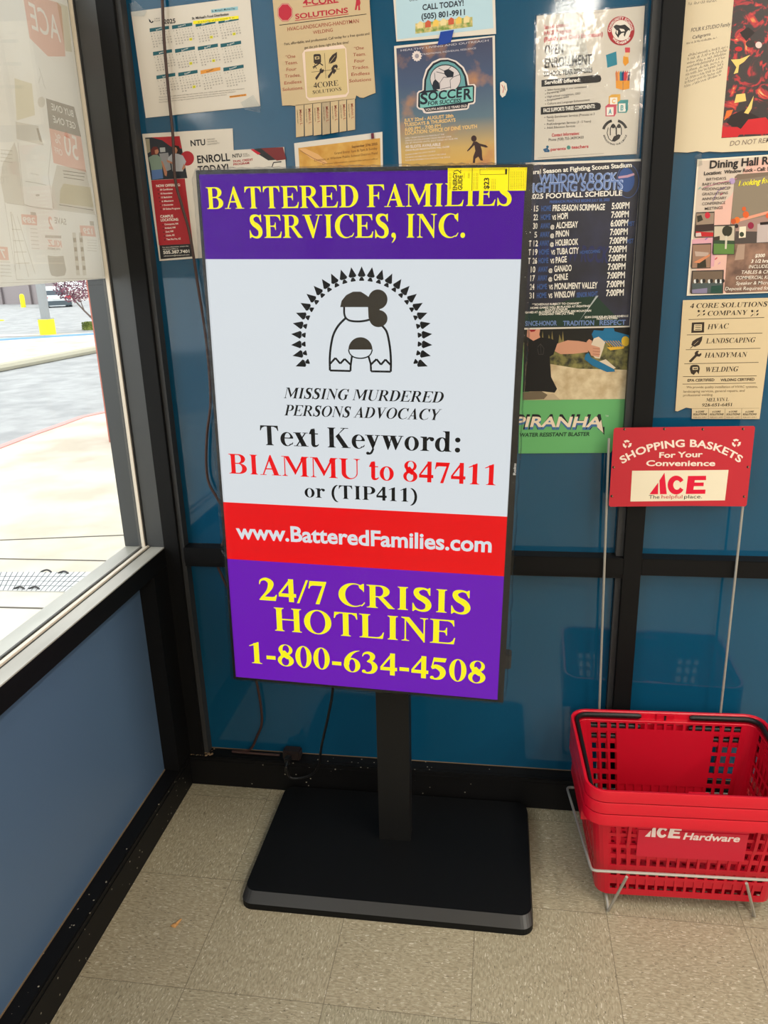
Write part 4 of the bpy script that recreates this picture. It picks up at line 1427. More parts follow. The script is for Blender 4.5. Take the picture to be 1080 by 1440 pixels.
s.poly([(746, 240), (768, 222), (810, 228), (850, 220), (892, 256), (896, 276), (880, 270), (862, 290), (848, 330), (838, 318), (844, 292), (818, 298), (800, 318), (790, 340), (778, 322), (762, 300), (770, 268)], INK, 4)
s.poly([(800, 256), (840, 262), (850, 280), (815, 284)], ink((232, 222, 210)), 5); s.poly([(772, 270), (788, 276), (784, 310), (774, 296)], ink((232, 222, 210)), 5)
# book, pencil and pencil box clip art
s.poly([(676, 494), (772, 460), (780, 578), (692, 606)], ink((40, 128, 150)), 2); s.poly([(676, 494), (692, 606), (688, 560), (680, 500)], WHITE, 3)
s.poly([(836, 500), (880, 510), (884, 560), (850, 592), (832, 560)], ink((226, 150, 40)), 2); s.poly([(850, 425), (895, 425), (894, 470), (852, 470)], ink((206, 70, 80)), 2); s.poly([(852, 470), (894, 470), (880, 512), (840, 505)], ink((226, 196, 150)), 2)
s.poly([(768, 712), (892, 722), (890, 792), (832, 806), (770, 788)], ink((226, 150, 50)), 2); s.line((832, 730), (832, 806), 3, INK, 3)
for k, c_ in enumerate(((206, 120, 70), (226, 150, 80), (30, 130, 150), (40, 60, 110), (206, 60, 70), (200, 70, 70), (60, 50, 70))):
    s.poly([(770 + k * 17, 722), (764 + k * 19, 655), (774 + k * 20, 630), (786 + k * 19, 650), (788 + k * 17, 722)], ink(c_), 2)


def block(x, y, w_, h_, c_, t_):
    s.poly([(x - 4, y - 4), (x + w_ * .3, y - h_ * .3), (x + w_ * 1.3, y - h_ * .34), (x + w_ * 1.28, y + h_ * .72), (x + w_ + 4, y + h_ + 4), (x - 4, y + h_ + 4)], ink(c_), 2)
    s.poly([(x + 6, y + 6), (x + w_ - 4, y + 4), (x + w_ - 4, y + h_ - 6), (x + 6, y + h_ - 4)], WHITE, 3)
    s.text(t_, (x + w_ * .3, y + h_ * .8), (x + w_ * .7, y + h_ * .78), h_ * .55, ink(c_) if t_ != 'A' else ink((40, 128, 150)), 'b', layer=4)


block(710, 866, 76, 72, (226, 170, 70), 'C'); block(788, 920, 70, 84, (40, 138, 140), 'B'); block(680, 954, 72, 82, (206, 80, 100), 'A')
for a0_, a1_ in ((20, 75), (105, 165)):
    s.poly([(760 + 118 * math.cos(math.radians(a)), 1182 - 118 * math.sin(math.radians(a))) for a in range(a0_, a1_ + 1, 5)] + [(760 + 94 * math.cos(math.radians(a)), 1182 - 94 * math.sin(math.radians(a))) for a in range(a1_, a0_ - 1, -5)], INK, 2)
s.arc_text('EDUCATING THE CIRCLE', [(655, 1208), (680, 1262), (730, 1294), (790, 1294), (840, 1262), (868, 1208)], 14, INK, layer=2)
for cx_, w_ in ((745, 26), (796, 22)):
    s.pline([(cx_ - w_, 1210), (cx_ - w_, 1150), (cx_ - w_ * .5, 1118), (cx_, 1108), (cx_ + w_ * .5, 1120), (cx_ + w_, 1150), (cx_ + w_, 1205)], 7, INK, 2); s.disc((cx_, 1128), w_ * .7, 18, INK, 2)
s.poly([(730, 1262), (750, 1220), (790, 1200), (814, 1206), (800, 1240), (760, 1266)], INK, 2); s.pline([(700, 1140), (690, 1190), (706, 1240), (735, 1262)], 5, INK, 2)
enr = notice(s, 'laminated_sheet', 'laminated white school enrollment sheet with a red round emblem, above the football schedule')
q = sheet(0.0026, 0.0004).crop(745, 0, 6.353)
q.base([(40, 130), (1055, 32), (985, 1382), (15, 1448)], M_LAMINATE)
lam = q.build('laminate', enr)
q = sheet(0.0034, 0.0003).crop(745, 0, 6.353)
q.base([(215, -40), (395, -40), (560, 640), (430, 640), (330, 700), (260, 560), (240, 120)], M_TAPE)
tag(q.build('clear_tape'), 'crinkled clear tape strip over the top of the laminated sheet', 'tape', 'clear tape strips')

# ---- football schedule
navy = mat('navy_print', (22, 24, 40), 0.35); add_noise_color(navy, (16, 18, 32), (34, 36, 62), 12, 4)
s = sheet(0.0036).crop(720, 210, 5.4)
s.base([(105, 102), (1006, 72), (913, 1350), (72, 1370)], M_PAPER)
s.poly([(112, 122), (978, 90), (890, 1340), (80, 1356)], navy)
LB, PB = ink((112, 134, 184)), ink((176, 192, 226))
s.arc_text('Natural Season at Fighting Scouts Stadium', [(70, 196), (300, 178), (560, 160), (912, 134)], 34, WHITE, 'b', layer=7)
s.disc((880, 240), 86, 130, ink((70, 90, 140)), 1, 40); s.disc((880, 240), 80, 124, navy, 2, 40); s.disc((868, 232), 62, 92, ink((60, 86, 142)), 3, 30)
s.poly([(806, 206), (872, 196), (926, 180), (930, 196), (880, 214), (808, 222)], ink((190, 150, 170)), 4)
for ln, a, b_, h_ in (('WINDOW ROCK', (206, 252), (792, 238), 58), ('FIGHTING SCOUTS', (120, 326), (836, 300), 64)):
    s.text(ln, (a[0] - 4, a[1] + 4), (b_[0] + 6, b_[1] + 4), h_ + 8, PB, 'b', layer=4); s.text(ln, a, b_, h_, LB, 'b', layer=5)
s.text('2025 FOOTBALL SCHEDULE', (126, 378), (836, 350), 38, WHITE, 'b', layer=5); s.text('PRESEASON PRACTICE BEGINS JULY 28, 2025', (286, 410), (740, 392), 20, ink((70, 96, 160)), 'b', layer=3)
s.text('WINDOW ROCK', (150, 830), (730, 860), 120, ink((44, 48, 88)), 'b', layer=2)
tb = [('AUG 15', 'HOME', '', 'PRE-SEASON SCRIMMAGE', '5:00PM', 1), ('AUG 22', 'HOME', 'VS', 'HOPI', '7:00PM', 0), ('AUG 30', 'AWAY', '@', 'ALCHESAY', '6:00PM', 0), ('SEPT 5', 'AWAY', '@', 'PINON', '7:00PM', 0), ('SEPT 12', 'AWAY', '@', 'HOLBROOK', '7:00PM', 0),
      ('SEPT 19', 'HOME', 'VS', 'TUBA CITY', '7:00PM', 0), ('SEPT 26', 'HOME', 'VS', 'PAGE', '7:00PM', 0), ('OCT 10', 'AWAY', '@', 'GANADO', '7:00PM', 0), ('OCT 17', 'AWAY', '@', 'CHINLE', '7:00PM', 0), ('OCT 24', 'HOME', 'VS', 'MONUMENT VALLEY', '7:00PM', 0), ('OCT 31', 'HOME', 'VS', 'WINSLOW', '7:00PM', 0)]
ex = [704, 424, 500, 432, 502, 506, 416, 452, 424, 648, 478]
xo = [308, 346, 334, 332, 330, 338, 332, 320, 318, 322, 318]
for k, (d_, ha, vs, op, tm, f_) in enumerate(tb):
    y_ = 474 + k * 66.0
    dx = -k * 3.4
    n_ = d_.split()[-1]
    xe = 200 + dx + (10 if k in (4, 5, 6) else 0)
    s.text(n_, (xe - 34 - (0 if len(n_) > 1 else -14), y_ - 2), (xe, y_ - 3), 44, WHITE, 'b', layer=4)
    g_ = 50 if d_[0] == 'S' else 90
    s.text(d_.split()[0], (xe - 64 - g_, y_), (xe - g_, y_ - 2), 44, WHITE, 'b', layer=4)
    s.text(ha, (222 + dx, y_ - 4), (296 + dx, y_ - 8), 40, ink((64, 92, 150)), 'b', layer=4)
    if vs: s.text(vs, (xo[k] - 42, y_ - 4), (xo[k] - 12, y_ - 6), 34 if vs == 'VS' else 26, WHITE, 'b', layer=4)
    s.text(op, (xo[k], y_ - 6), (ex[k], y_ - 14), 46, WHITE, 'b', layer=4)
    s.text(tm, (756 + dx * 1.25, y_ - 20), (890 + dx * 1.25, y_ - 26), 48, WHITE, 'b', layer=4)
    if k in (2, 4): s.text('MST', (885 + dx, y_ - 24), (936 + dx, y_ - 26), 34, ink((64, 92, 150)), 'b', layer=4)
s.text('HOMECOMING', (516, 795), (668, 785), 24, ink((64, 92, 150)), 'b', layer=4); s.text('SENIOR NIGHT', (490, 1124), (650, 1114), 36, ink((64, 92, 150)), 'b', layer=4)
s.poly([(95, 1250), (500, 1120), (640, 1115), (860, 1340), (90, 1348)], ink((34, 56, 44)), 2); s.poly([(520, 1290), (640, 1110), (656, 1112), (490, 1330)], ink((170, 176, 176)), 3)
for t_, a, b_ in (('**SCHEDULE SUBJECT TO CHANGE**', (152, 1186), (526, 1176)), ('HOME GAMES WILL BE PLAYED AT FIGHTING', (140, 1212), (590, 1196)), ('SCOUTS STADIUM', (250, 1226), (420, 1220)), ('GAMES AT ALCHESAY & HOLBROOK ARE MOUNTAIN', (100, 1246), (600, 1232)), ('STANDARD TIME (AZ TIME)', (204, 1260), (470, 1252)),
                  ('SCAN CODE FOR AN ONLINE SCHEDULE', (552, 1282), (882, 1272)), ('TICKETS & SCORES', (640, 1294), (800, 1288))):
    s.text(t_, a, b_, 15, WHITE, 'b', layer=4)
for t_, a, b_ in (('SINCE-HONOR', (100, 1340), (340, 1336)), ('TRADITION', (386, 1338), (622, 1334)), ('RESPECT', (664, 1334), (862, 1330))):
    s.text(t_, a, b_, 36, LB, 'b', layer=5)
notice(s, 'schedule_poster', 'navy football schedule poster just right of the screen', 'poster')

# ---- water blaster poster
s = sheet(0.0018, 0.0012).crop(720, 440, 6)
grn = ink((104, 176, 110), 0.4)
s.base([(85, -420), (1048, -430), (998, 960), (830, 1180), (55, 1185)], grn)
sand = mat('sand_print', (206, 186, 148), 0.6); add_noise_color(sand, (190, 166, 128), (220, 202, 166), 40, 4)
bush = mat('bush_print', (80, 84, 44), 0.6); add_noise_color(bush, (34, 36, 22), (134, 128, 70), 60, 4)
s.poly([(100, -410), (1020, -420), (1010, 480), (96, 470)], bush); s.poly([(96, 100), (110, 90), (1012, 95), (1010, 240), (560, 260), (96, 250)], ink((30, 28, 24)), 2)
s.poly([(320, 430), (560, 470), (1008, 480), (996, 725), (90, 735)], sand, 3)
for x in (250, 330, 420): s.poly([(x - 30, 260), (x - 20, 180), (x, 240), (x + 8, 150), (x + 20, 250)], ink((128, 116, 70)), 3)
s.poly([(740, 380), (800, 320), (900, 290), (1005, 250), (1004, 485), (880, 470)], bush, 3)
s.poly([(130, 130), (238, 130), (230, 185), (240, 215), (180, 235), (125, 200)], ink((214, 150, 124)), 5); s.poly([(140, 138), (205, 138), (190, 156), (160, 160)], ink((150, 30, 36)), 6)
s.poly([(105, 215), (180, 235), (240, 205), (330, 215), (385, 250), (350, 350), (318, 370), (330, 540), (380, 640), (360, 672), (250, 660), (90, 665)], ink((24, 22, 22)), 5)
s.pline([(215, 290), (240, 260), (270, 300), (262, 350), (225, 350), (215, 300)], 4, ink((60, 58, 56)), 6); s.pline([(240, 262), (246, 350)], 3, ink((60, 58, 56)), 6)
s.poly([(372, 262), (470, 230), (560, 236), (640, 250), (640, 330), (520, 345), (410, 348), (352, 318)], ink((204, 148, 120)), 4)
s.poly([(90, 668), (250, 660), (300, 690), (270, 726), (90, 735)], ink((112, 98, 78)), 6); s.poly([(300, 690), (350, 680), (408, 732), (270, 734)], ink((190, 170, 140)), 6)
bl, wt = ink((30, 108, 150)), ink((216, 200, 178))
s.poly([(672, 180), (690, 145), (768, 150), (780, 128), (858, 128), (865, 155), (990, 190), (985, 240), (940, 285), (870, 290), (820, 250), (760, 260), (690, 230)], bl, 6)
s.disc((956, 238), 34, 42, ink((232, 190, 56)), 7); s.poly([(800, 290), (950, 280), (940, 300), (830, 315)], ink((226, 176, 50)), 7)
for k in range(6): s.poly([(780 + k * 22, 234), (788 + k * 22, 234), (840 + k * 22, 292), (832 + k * 22, 292)], ink((196, 150, 70)), 7)
s.poly([(690, 215), (730, 200), (785, 245), (770, 300), (740, 385), (700, 380), (660, 330), (665, 270)], wt, 7)
s.poly([(630, 240), (650, 220), (675, 235), (668, 270), (740, 290), (745, 320), (735, 372), (668, 360), (655, 330), (634, 310)], ink((204, 148, 120)), 8)
for k in range(3): s.line((680, 298 + k * 24), (742, 304 + k * 24), 4, ink((160, 100, 80)), 9)
s.poly([(620, 350), (645, 335), (665, 375), (735, 410), (860, 470), (868, 494), (800, 498), (680, 445), (610, 390)], bl, 7); s.poly([(735, 408), (790, 390), (874, 462), (858, 472)], wt, 8)
for ln, c_, dx, dy, ext, lay in (('PIRANHA', (28, 30, 34), 0, 0, 20, 4), ('PIRANHA', (70, 112, 160), 0, 18, 4, 5), ('PIRANHA', (232, 214, 190), 0, 0, 0, 6)):
    s.text(ln, (20 - ext + dx, 958 + dy + ext), (752 + ext, 960 + dy + ext), 84 + 2 * ext, ink(c_), 'b', shear=0.22, layer=lay)
s.poly([(715, 960), (770, 1012), (752, 900)], ink((232, 214, 190)), 6); s.poly([(735, 968), (778, 1030), (780, 960)], ink((28, 30, 34)), 4)
s.text('TM', (786, 876), (812, 876), 14, ink((200, 214, 196)), 'r'); s.text('WATER RESISTANT BLASTER', (60, 1044), (654, 1036), 32, ink((30, 62, 44)), 'b', shear=0.15)
notice(s, 'toy_poster', 'green water blaster poster with a boy in black shirt, below the football schedule', 'poster')

# ---- handwritten paper and red flower print
s = sheet(0.0028).crop(930, 0, 6.5467)
s.base([(205, -60), (1300, -70), (1260, 1385), (900, 1388), (700, 1395), (560, 1402), (440, 1395), (380, 1404), (330, 1392), (240, 1405), (60, 1398), (110, 900)], ink((214, 198, 168)))
flw = mat('red_flower_print', (160, 20, 30), 0.3)
nt, N, L, b_ = nodes(flw)
tc = N.new('ShaderNodeTexCoord'); nz = N.new('ShaderNodeTexNoise'); nz.inputs['Scale'].default_value = 26; nz.inputs['Detail'].default_value = 3; nz.inputs['Distortion'].default_value = 2.2
L.new(tc.outputs['Object'], nz.inputs['Vector']); rp = N.new('ShaderNodeValToRGB')
for p_, c_ in ((0.46, (34, 20, 22)), (0.52, (64, 16, 22)), (0.56, (160, 18, 32)), (0.63, (196, 34, 34)), (0.69, (214, 130, 60)), (0.75, (226, 206, 160))):
    e_ = rp.color_ramp.elements.new(p_); e_.color = (*lin(c_), 1)
rp.color_ramp.elements.remove(rp.color_ramp.elements[0]); rp.color_ramp.elements.remove(rp.color_ramp.elements[-1])
L.new(nz.outputs['Fac'], rp.inputs[0]); L.new(rp.outputs[0], b_.inputs['Base Color'])
s.poly([(672, -60), (1290, -70), (1250, 1230), (552, 1272)], flw)
blk, ylw, rdd, org = ink((34, 22, 22), .3), ink((232, 196, 110), .3), ink((196, 26, 36), .3), ink((226, 110, 40), .3)
s.poly([(600, 1130), (640, 1060), (760, 1010), (900, 1080), (840, 1180), (700, 1200)], blk, 2); s.poly([(640, 550), (720, 545), (818, 505), (760, 570), (715, 600), (705, 670), (665, 682), (690, 620)], ylw, 3)
s.poly([(690, 870), (770, 860), (780, 930), (670, 950)], ylw, 3); s.poly([(760, 1040), (800, 980), (850, 880), (830, 1000), (800, 1050)], ylw, 3); s.poly([(575, 1110), (600, 1020), (660, 1010), (640, 1060)], org, 3)
s.disc((710, 452), 34, 22, rdd, 3); s.disc((895, 415), 30, 30, ink((226, 196, 190)), 3); s.disc((820, 405), 44, 34, ink((60, 50, 50)), 2)
s.poly([(560, 1170), (700, 1170), (750, 1200), (700, 1260), (554, 1268)], rdd, 2); s.poly([(690, 1240), (800, 1100), (960, 1080), (1080, 1230)], rdd, 2); s.poly([(720, 300), (800, 250), (860, 300), (780, 380)], blk, 2)
pen = ink((92, 84, 84))
s.scribble((250, 48), (520, 14), 30, pen); s.text('FOUR K STUDIO Family', (272, 296), (632, 240), 34, pen, 'r', shear=.2); s.text('Calligrams', (284, 360), (450, 326), 28, pen, 'r', shear=.2); s.scribble((230, 408), (510, 356), 22, pen)
for k in range(9): s.scribble((244 - k * 4, 520 + k * 36), (610 - k * 8, 440 + k * 32), 26, pen)
s.text('DO NOT REMOVE', (628, 1344), (1120, 1300), 44, ink((130, 112, 100)), 'r', shear=.2)
notice(s, 'art_print_sheet', 'cream sheet with pencil writing and a red flower print, at the top right', 'poster')

# ---- dining hall poster
s = sheet(0.0020).crop(960, 210, 6.858)
s.base([(142, 96), (1250, 24), (1220, 1370), (38, 1412)], ink((228, 216, 196)))
s.poly([(156, 112), (1240, 36), (1210, 1358), (58, 1396)], ink((206, 188, 172)))
s.poly([(300, 600), (470, 440), (640, 110), (1238, 60), (1210, 1358), (160, 1394), (100, 900)], ink((222, 176, 162)), 2)
s.poly([(90, 870), (330, 840), (300, 1130), (80, 1130)], ink((214, 158, 170)), 2)
flr = mat('hall_floor_print', (120, 88, 72), 0.5); add_noise_color(flr, (92, 66, 54), (150, 112, 92), 30, 4)
s.poly([(502, 262), (530, 240), (1230, 190), (1205, 1358), (420, 1386), (398, 1360)], ink((122, 104, 88)), 3)
s.poly([(496, 300), (1220, 200), (1215, 620), (468, 700)], ink((136, 122, 104)), 4); s.poly([(466, 690), (820, 596), (1210, 520), (1208, 560), (820, 622), (466, 720)], ink((224, 150, 124)), 5)
s.poly([(466, 715), (1206, 560), (1200, 880), (440, 910)], ink((158, 128, 118)), 4); s.poly([(510, 790), (1204, 800), (1200, 890), (500, 912)], ink((76, 66, 62)), 5)
s.poly([(436, 905), (1200, 880), (1196, 1358), (420, 1386), (400, 1360)], flr, 4)
s.poly([(545, 748), (610, 742), (606, 850), (540, 856)], ink((232, 214, 190)), 6); s.poly([(720, 720), (900, 700), (890, 890), (712, 900)], ink((186, 170, 166)), 6); s.poly([(745, 705), (900, 690), (900, 720), (745, 730)], blk, 7)
s.poly([(530, 920), (600, 915), (590, 1060), (500, 1070)], ink((168, 140, 122)), 5)
for x, y, r_, c_ in ((590, 575, 20, (206, 90, 40)), (608, 630, 30, (214, 92, 40)), (523, 682, 28, (220, 110, 40)), (488, 695, 24, (190, 80, 40)), (655, 735, 30, (140, 30, 60)), (822, 640, 24, (214, 90, 50)), (518, 740, 18, (40, 30, 30)), (568, 820, 22, (50, 60, 40))):
    s.disc((x, y), r_, r_ * 1.1, ink(c_), 7, 16)
s.text('Dining Hall Rental', (258, 184), (1030, 128), 74, ink((36, 30, 30)), 'b', layer=8); s.text('Location:  Window Rock - Call: 505', (204, 250), (880, 198), 34, ink((44, 38, 38)), 'b', layer=8); s.text('Looking for a place', (530, 358), (1030, 300), 52, ink((238, 224, 50)), 's', shear=.25, layer=8)
for k, (t_, xa, xb) in enumerate((('BIRTHDAYS', 226, 416), ('BABY SHOWERS', 188, 462), ('WEDDING/RECEP', 180, 458), ('GRADUATIONS', 186, 434), ('ANNIVERSARY', 184, 420), ('CONFERENCE', 186, 408), ('MEETINGS', 212, 384))):
    s.text(t_, (xa, 304 + k * 47), (xb, 292 + k * 47), 26, ink((60, 50, 48)), 'r', layer=8)
for k, (t_, xa, xb) in enumerate((('$300', 694, 788), ('3 1/2 hrs', 656, 822), ('INCLUDES:', 634, 840), ('TABLES & CHAIRS', 560, 930), ('COMMERCIAL KITCHEN', 508, 960), ('Speaker & Microphone', 510, 960), ('Deposit Required for Rental', 406, 980))):
    s.text(t_, (xa, 1042 + k * 53), (xb, 1038 + k * 52), 32, ink((232, 222, 208)), 'b' if k < 2 else 'r', shear=.15, layer=8)
for (xa, ya, xb, yb_), kind in (((118, 608, 306, 852), 0), ((290, 732, 506, 1018), 1), ((84, 912, 276, 1150), 2), ((78, 1170, 396, 1394), 3)):
    fr_ = ink((62, 54, 50))
    s.poly([(xa + 10, ya), (xb, ya - 8), (xb - 8, yb_ - 4), (xa, yb_), (xa - 8, yb_ - 20)], fr_, 8)
    X = lambda a, b_: (xa + (xb - xa) * a + 4 - 8 * b_, ya + (yb_ - ya) * b_)
    A = lambda pts, c_, l=9: s.poly([X(*p) for p in pts], ink(c_), l)
    A([(.05, .04), (.95, .02), (.95, .96), (.05, .97)], [(150, 128, 110), (196, 182, 160), (150, 116, 96), (110, 92, 76)][kind])
    if kind == 0:
        A([(.05, .5), (.95, .45), (.95, .72), (.05, .78)], (60, 44, 40), 10); A([(.05, .75), (.95, .8), (.95, .95), (.05, .96)], (186, 36, 40), 10); A([(.05, .82), (.3, .8), (.35, .94), (.05, .96)], (206, 186, 180), 11)
        s.disc(X(.62, .12), 26, 30, ink((196, 40, 56)), 11, 16); s.poly([X(.08, .15), X(.3, .1), X(.4, .3), X(.12, .4)], ink((54, 48, 34)), 10)
    if kind == 1:
        A([(.04, .5), (.96, .52), (.96, .66), (.04, .62)], (52, 70, 50), 10); A([(.04, .62), (.96, .64), (.95, .97), (.05, .97)], (92, 128, 62), 10); s.disc(X(.62, .2), 48, 52, ink((48, 48, 34)), 11, 18); s.disc(X(.74, .14), 24, 30, ink((48, 48, 34)), 11, 14)
        A([(.55, .36), (.64, .36), (.62, .8), (.54, .8)], (206, 196, 176), 11); A([(.04, .4), (.3, .36), (.3, .5), (.04, .52)], (60, 50, 40), 11)
    if kind == 2:
        A([(.3, .75), (.7, .5), (.76, .95), (.3, .97)], (52, 46, 32), 10); A([(.1, .75), (.4, .62), (.95, .4), (.9, .5), (.4, .78)], (206, 130, 90), 11); A([(.15, .3), (.85, .35), (.85, .5), (.2, .5)], (184, 160, 146), 10)
    if kind == 3:
        A([(.04, .55), (.96, .5), (.95, .97), (.05, .97)], (74, 84, 84), 10); A([(.04, .82), (.5, .74), (.5, .97), (.05, .97)], (130, 122, 150), 11); A([(.62, .66), (.95, .62), (.95, .97), (.6, .97)], (34, 70, 60), 11)
        for a_ in (.12, .32, .55, .76, .9): s.disc(X(a_, .46), 12, 20, ink((216, 216, 214)), 12, 10); s.disc(X(a_ + .07, .44), 16, 20, ink((40, 36, 34)), 12, 10)
s.pline([(200, 370), (330, 330), (470, 300), (520, 280)], 6, ink((190, 120, 140)), 7); s.pline([(290, 500), (340, 400), (420, 360)], 5, ink((120, 90, 150)), 7); s.disc((476, 306), 28, 30, ink((176, 150, 190)), 7, 16)
for x, y, c_ in ((320, 1050, (200, 70, 90)), (350, 1096, (200, 150, 170)), (160, 372, (130, 170, 160)), (370, 430, (180, 60, 90)), (225, 860, (150, 110, 170))):
    s.poly([(x - 12, y + 8), (x + 10, y - 12), (x + 14, y), (x - 8, y + 16)], ink(c_), 7)
notice(s, 'hall_poster', 'pink dining hall rental poster with small room photos, on the right pane', 'poster')

# ---- four trades flyer
s = sheet(0.0030).crop(940, 410, 7.579)
bk = ink((52, 40, 30))
s.base([(154, 92), (1130, 64), (1130, 100), (970, 1358), (248, 1356), (250, 1246), (188, 1236), (98, 1276), (72, 1272)], M_CREAM)
s.text('4 CORE SOLUTIONS', (228, 178), (1045, 158), 50, bk, 's', shear=.15); s.text('COMPANY', (412, 258), (834, 246), 50, bk, 's', shear=.15)
for x in (300, 870):
    s.disc((x + 22, 208), 12, 14, bk, 2, 12); s.poly([(x + 64, 220), (x + 66, 204), (x + 90, 192), (x + 86, 214)], bk); s.poly([(x + 2, 262), (x + 30, 238), (x + 36, 246), (x + 8, 266)], bk); s.poly([(x + 62, 256), (x + 74, 234), (x + 92, 230), (x + 84, 250)], bk); s.line((x + 45, 195), (x + 48, 262), 2, bk)
for y_, xa, xb, yb_ in ((298, 214, 1020, 276), (462, 196, 1000, 442), (620, 184, 980, 604), (770, 168, 960, 754), (906, 154, 940, 898), (986, 150, 930, 974)):
    s.line((xa, y_), (xb, yb_), 5, bk)
s.text('HVAC', (415, 402), (634, 392), 52, bk, 's', shear=.15); s.text('LANDSCAPING', (398, 552), (918, 540), 52, bk, 's', shear=.15); s.text('HANDYMAN', (384, 704), (828, 696), 52, bk, 's', shear=.15); s.text('WELDING', (386, 858), (736, 850), 52, bk, 's', shear=.15)
s.poly([(250, 330), (382, 325), (378, 436), (242, 440)], bk); s.poly([(274, 350), (356, 348), (354, 414), (268, 416)], M_CREAM, 3)
for k in range(3): s.line((284, 364 + k * 20), (344, 362 + k * 20), 6, bk, 4)
s.poly([(242, 570), (256, 530), (300, 500), (362, 476), (356, 520), (330, 566), (280, 590)], bk); s.line((232, 606), (330, 514), 7, bk); s.line((270, 568), (318, 526), 3, M_CREAM, 4)
s.poly([(218, 738), (280, 676), (280, 650), (300, 632), (326, 630), (312, 656), (322, 668), (350, 652), (350, 676), (330, 694), (302, 690), (244, 752), (226, 754)], bk)
s.poly([(236, 790), (262, 780), (304, 780), (326, 790), (334, 820), (322, 880), (300, 852), (270, 888), (240, 872), (226, 822)], bk); s.poly([(256, 804), (312, 802), (312, 832), (256, 834)], M_CREAM, 3); s.poly([(266, 814), (304, 812), (304, 824), (266, 826)], bk, 4)
s.text('EPA CERTIFIED', (202, 960), (488, 954), 28, bk, 'b'); s.text('WILDING CERTIFIED', (552, 956), (914, 948), 28, bk, 'b')
gy = ink((110, 92, 66))
s.text('We provide quality installation of HVAC systems,', (190, 1030), (950, 1024), 24, gy); s.text('landscaping services, general repairs, and', (158, 1076), (810, 1066), 24, gy); s.text('professional welding.', (156, 1116), (474, 1110), 24, gy)
s.text('MELVIN L', (398, 1172), (640, 1166), 36, bk, 's', shear=.12); s.text('928-651-6451', (354, 1226), (676, 1220), 34, bk, 's', shear=.1)
s.line((250, 1246), (968, 1242), 2, gy)
for k in range(4):
    x = 262 + k * 176
    s.text('4 CORE', (x + 26, 1290), (x + 116, 1286), 18, bk, 'b', shear=.15); s.text('SOLUTIONS', (x, 1318), (x + 146, 1316), 20, bk, 'b', shear=.15); s.text('928-651-6451', (x, 1346), (x + 146, 1344), 13, gy)
    if k: s.line((x - 10, 1246), (x - 14, 1354), 3, gy)
notice(s, 'trades_flyer', 'cream four-trades flyer with black icons and cut tabs, above the red basket sign')

# ---- clear tape pieces
for nm, crop_, pts in (('left end of the calendar top edge', (180, 0, 5.684), [(0, 30), (60, 10), (150, 90), (130, 130), (20, 130)]),
                       ('lower right corner of the calendar', (180, 0, 5.684), [(900, 820), (1000, 760), (1060, 850), (1058, 900), (940, 880)]),
                       ('upper left corner of the dining hall poster', (960, 210, 6.858), [(110, 60), (180, 40), (190, 150), (130, 170)])):
    q = sheet(0.0042, 0.0003).crop(*crop_)
    q.base(pts, M_TAPE)
    tag(q.build('clear_tape'), 'clear tape on the ' + nm, 'tape', 'clear tape strips')


# ================================================================ SHOPPING BASKETS ON THEIR RACK
M_RED = mat('red_basket_plastic', (190, 12, 38), 0.34, spec=0.45)
M_REDRIM = mat('red_basket_rim', (200, 12, 38), 0.28, spec=0.5)
M_HANDLE = mat('black_basket_handle', (14, 14, 15), 0.45)
M_WIRE = mat('grey_steel_wire', (172, 168, 160), 0.42, metal=0.4)
BH = 0.250
TOPX, TOPY = 0.2315, 0.1565        # inside half sizes of the rim
LEDGE, BODY_TOP = 0.0125, 0.232    # the handles lie on a ledge just below the rim
WALX, WALY = TOPX - LEDGE, TOPY - LEDGE
BOTX, BOTY = 0.198, 0.128          # at the bottom
CR = 0.035


def ringpt(sx, sy, r, side, u):
    """point on a rounded rectangle: side 0 front, 1 right, 2 back, 3 left; u -1..1 along the straight part, or corners given by angle"""
    hx, hy = sx - r, sy - r
    return [(hx * u, -sy), (sx, hy * u), (-hx * u, sy), (-sx, -hy * u)][side]


def perimeter():
    """list of (kind, side, u or angle) columns all the way round, with slot edges"""
    cols = []
    for side in range(4):
        n = 16 if side in (0, 2) else 10
        pitch = 2.0 / n
        for k in range(n):
            c0 = -1 + k * pitch
            cols.append(('s', side, c0 + pitch * .14, 'bar'))
            cols.append(('s', side, c0 + pitch * .86, 'slot%d' % k))
        cols.append(('s', side, 1.0, 'bar'))
        for k in range(1, 5):
            cols.append(('c', side, k * 90 / 5, 'corner'))
        cols.append(('s', (side + 1) % 4, -1.0, 'corner')) if side < 3 else cols.append(('s', 0, -1.0, 'corner'))
    return cols


COLS = perimeter()


def colpt(c, sx, sy, r):
    if c[0] == 's':
        return ringpt(sx, sy, r, c[1], c[2])
    hx, hy = sx - r, sy - r
    a = math.radians([-90, 0, 90, 180][c[1]] + c[2])
    cx, cy = [(hx, -hy), (hx, hy), (-hx, hy), (-hx, -hy)][c[1]]
    return (cx + r * math.cos(a), cy + r * math.sin(a))


